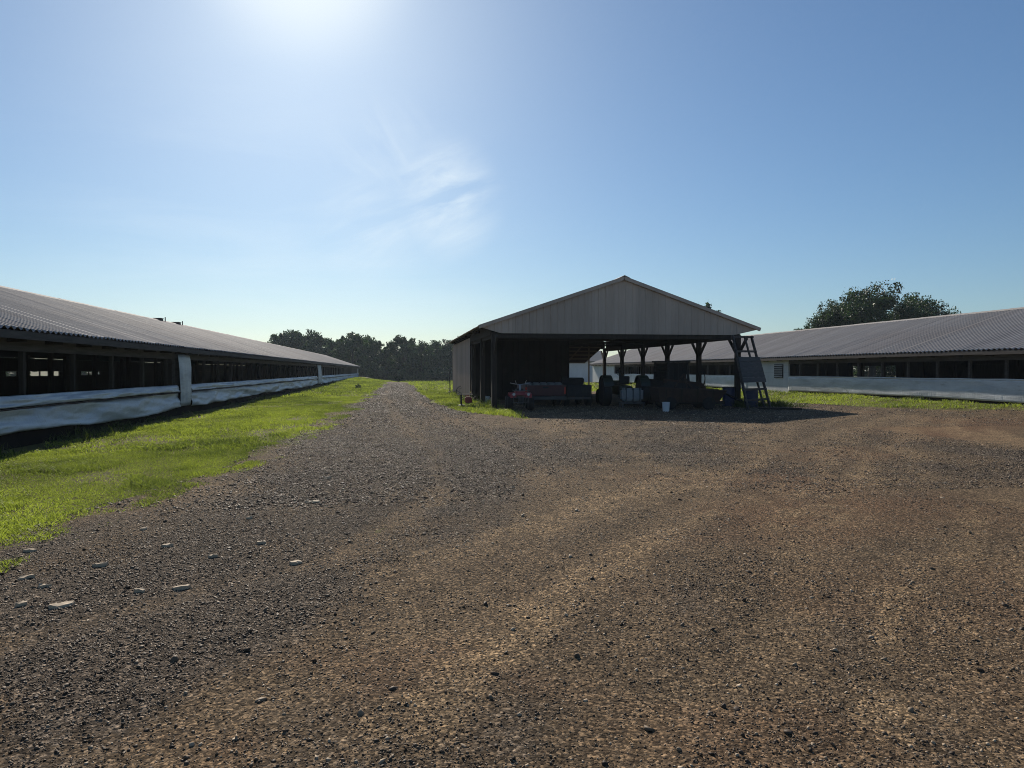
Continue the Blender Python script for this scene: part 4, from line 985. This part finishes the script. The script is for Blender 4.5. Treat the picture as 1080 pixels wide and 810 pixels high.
# undergrowth under the far wood
BSP = (7, 3.0, 2.6, 8, 2600, 0.22, 0.05, 0.06)
tb, V, F, T = tree_mesh(*BSP)
b0 = empty('bush', (0, 0, 0), 'dark bush at the foot of the far wood', 'bush', 'bushes under the far wood')
tb.build('trunk', M['bark'], b0); npmesh('foliage', V, F, M['leaf'], b0, attr={'tone': T})
for i, px in enumerate(range(388, 500, 8)):
    d = 150 + 6 * random.random(); c = at(px, d); zg = gz(c.x, c.y)
    sc_ = (random.uniform(0.9, 1.3), random.uniform(0.9, 1.3), random.uniform(0.8, 1.25))
    if i == 0: b0.location = (c.x, c.y, zg); b0.scale = sc_
    else: dup(b0, (c.x, c.y, zg), random.uniform(0, 6), sc_)
# weed tuft by the far drive
c = at(377.5, 62); tu = dup(b0, (c.x, c.y, gz(c.x, c.y)), 1, 0.13, 'small dark weed tuft in the lawn by the far drive'); tu.name = 'weed_tuft'; tu['category'] = 'weed'; del tu['group']

# ------------------------------------------------------------------ sky, sun, camera
S = Vector((math.sin(SUN_AZ) * math.cos(SUN_EL), math.cos(SUN_AZ) * math.cos(SUN_EL), math.sin(SUN_EL)))
W = bpy.data.worlds.new('World'); scene.world = W; W.use_nodes = True; nt = W.node_tree; nt.nodes.clear()
out = nt.nodes.new('ShaderNodeOutputWorld'); bg = nt.nodes.new('ShaderNodeBackground'); sky = nt.nodes.new('ShaderNodeTexSky')
sky.sky_type = 'NISHITA'; sky.sun_disc = False; sky.sun_elevation = SUN_EL; sky.sun_rotation = SUN_AZ
sky.altitude = 100; sky.air_density = 1.0; sky.dust_density = 0.6; sky.ozone_density = 3.5
# thin cirrus wisps: a patch of stretched noise around one direction of the sky
tc = nt.nodes.new('ShaderNodeTexCoord'); gen = tc.outputs['Generated']
def skydir(px, py):
    d = at(px, 1.0); v = Vector((d.x, d.y, (HORIZ - py) / FPX)); return v.normalized()
def patch(px, py, r0, r1):
    dt = N(nt, 'ShaderNodeVectorMath', operation='DISTANCE'); nt.links.new(gen, dt.inputs[0]); dt.inputs[1].default_value = skydir(px, py)
    mr = N(nt, 'ShaderNodeMapRange', interpolation_type='SMOOTHSTEP'); nt.links.new(dt.outputs['Value'], mr.inputs[0])
    mr.inputs[1].default_value = r1; mr.inputs[2].default_value = r0; return mr.outputs[0]
def wisps(deg, stretch, scale, lo, hi, dist):
    m1 = N(nt, 'ShaderNodeMapping'); m1.inputs['Rotation'].default_value = (0, R(deg), 0); nt.links.new(gen, m1.inputs[0])
    m2 = N(nt, 'ShaderNodeMapping'); m2.inputs['Scale'].default_value = (1, 1, stretch); nt.links.new(m1.outputs[0], m2.inputs[0])
    nz = N(nt, 'ShaderNodeTexNoise'); nz.inputs['Scale'].default_value = scale; nz.inputs['Detail'].default_value = 10
    nz.inputs['Roughness'].default_value = 0.6; nz.inputs['Distortion'].default_value = dist; nt.links.new(m2.outputs[0], nz.inputs['Vector'])
    return ramp(nt, nz.outputs['Fac'], [(lo, (0,) * 3), (hi, (1,) * 3)])
w1 = mth(nt, 'MULTIPLY', wisps(22, 4.5, 4.0, 0.37, 0.62, 0.5), mth(nt, 'MAXIMUM', patch(468, 211, 0.01, 0.095), mth(nt, 'MULTIPLY', patch(395, 236, 0.0, 0.1), 0.55)))
w2 = mth(nt, 'MULTIPLY', wisps(-50, 4.5, 4.5, 0.40, 0.66, 0.7), mth(nt, 'MULTIPLY', patch(405, 165, 0.0, 0.1), 0.4))
w3 = mth(nt, 'MULTIPLY', wisps(3, 6, 3.0, 0.40, 0.8, 0.4), mth(nt, 'MULTIPLY', patch(300, 335, 0.05, 0.45), 0.35))
am = mth(nt, 'MULTIPLY', mth(nt, 'ADD', mth(nt, 'MAXIMUM', w1, w2), w3), 0.8)
bw = nt.nodes.new('ShaderNodeRGBToBW'); nt.links.new(sky.outputs[0], bw.inputs[0])
gain = mth(nt, 'MULTIPLY', mth(nt, 'POWER', mth(nt, 'MAXIMUM', bw.outputs[0], 0.05), -0.12), 1.25)
sv = N(nt, 'ShaderNodeVectorMath', operation='SCALE'); nt.links.new(sky.outputs[0], sv.inputs[0]); nt.links.new(gain, sv.inputs['Scale'])
tint = mix(nt, 1.0, sv.outputs[0], (0.85, 1.01, 1.1), 'MULTIPLY')
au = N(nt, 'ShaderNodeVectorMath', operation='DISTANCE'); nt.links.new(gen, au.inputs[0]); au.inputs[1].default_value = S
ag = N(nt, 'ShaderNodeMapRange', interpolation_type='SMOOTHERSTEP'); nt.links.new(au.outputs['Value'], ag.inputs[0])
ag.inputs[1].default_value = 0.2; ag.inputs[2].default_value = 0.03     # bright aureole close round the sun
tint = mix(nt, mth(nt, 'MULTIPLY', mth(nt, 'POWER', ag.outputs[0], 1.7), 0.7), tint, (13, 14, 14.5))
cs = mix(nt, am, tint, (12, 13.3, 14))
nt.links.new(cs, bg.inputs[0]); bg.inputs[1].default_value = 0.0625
nt.links.new(bg.outputs[0], out.inputs[0])

hz = MB().box(-260, 330, -40, 420, -2.6, 19).build('haze', None)
hm = bpy.data.materials.new('morning_haze'); hm.use_nodes = True; hn = hm.node_tree; hn.nodes.clear()
ho = hn.nodes.new('ShaderNodeOutputMaterial'); pv = hn.nodes.new('ShaderNodeVolumePrincipled')
pv.inputs['Color'].default_value = (0.72, 0.86, 1.0, 1); pv.inputs['Density'].default_value = 0.00022; pv.inputs['Anisotropy'].default_value = 0.3
hn.links.new(pv.outputs[0], ho.inputs['Volume']); hz.data.materials.append(hm); tag(hz, kind='stuff')

sd = bpy.data.lights.new('sun', 'SUN'); sd.energy = 5.0; sd.angle = R(0.5); sd.color = (1.0, 0.91, 0.78)
su = bpy.data.objects.new('sun', sd); col.objects.link(su); su.rotation_euler = (-S).to_track_quat('-Z', 'Y').to_euler(); su.location = S * 100

cd = bpy.data.cameras.new('camera'); cd.sensor_width = 36; cd.lens = FPX / 1080 * 36; cd.clip_start = 0.05; cd.clip_end = 9000
cam = bpy.data.objects.new('camera', cd); col.objects.link(cam); cam.location = (0, 0, CAM_H)
cam.rotation_euler = (R(90) - math.atan(14 / FPX), 0, -YAW)
scene.camera = cam
scene.render.engine = 'CYCLES'
scene.cycles.max_bounces = 6; scene.cycles.filter_width = 1.0; scene.cycles.use_denoising = True; scene.cycles.denoising_prefilter = 'NONE'
scene.view_settings.view_transform = 'Standard'; scene.view_settings.look = 'None'
scene.view_settings.exposure = 0.25; scene.view_settings.gamma = 1
scene.view_settings.use_curve_mapping = False
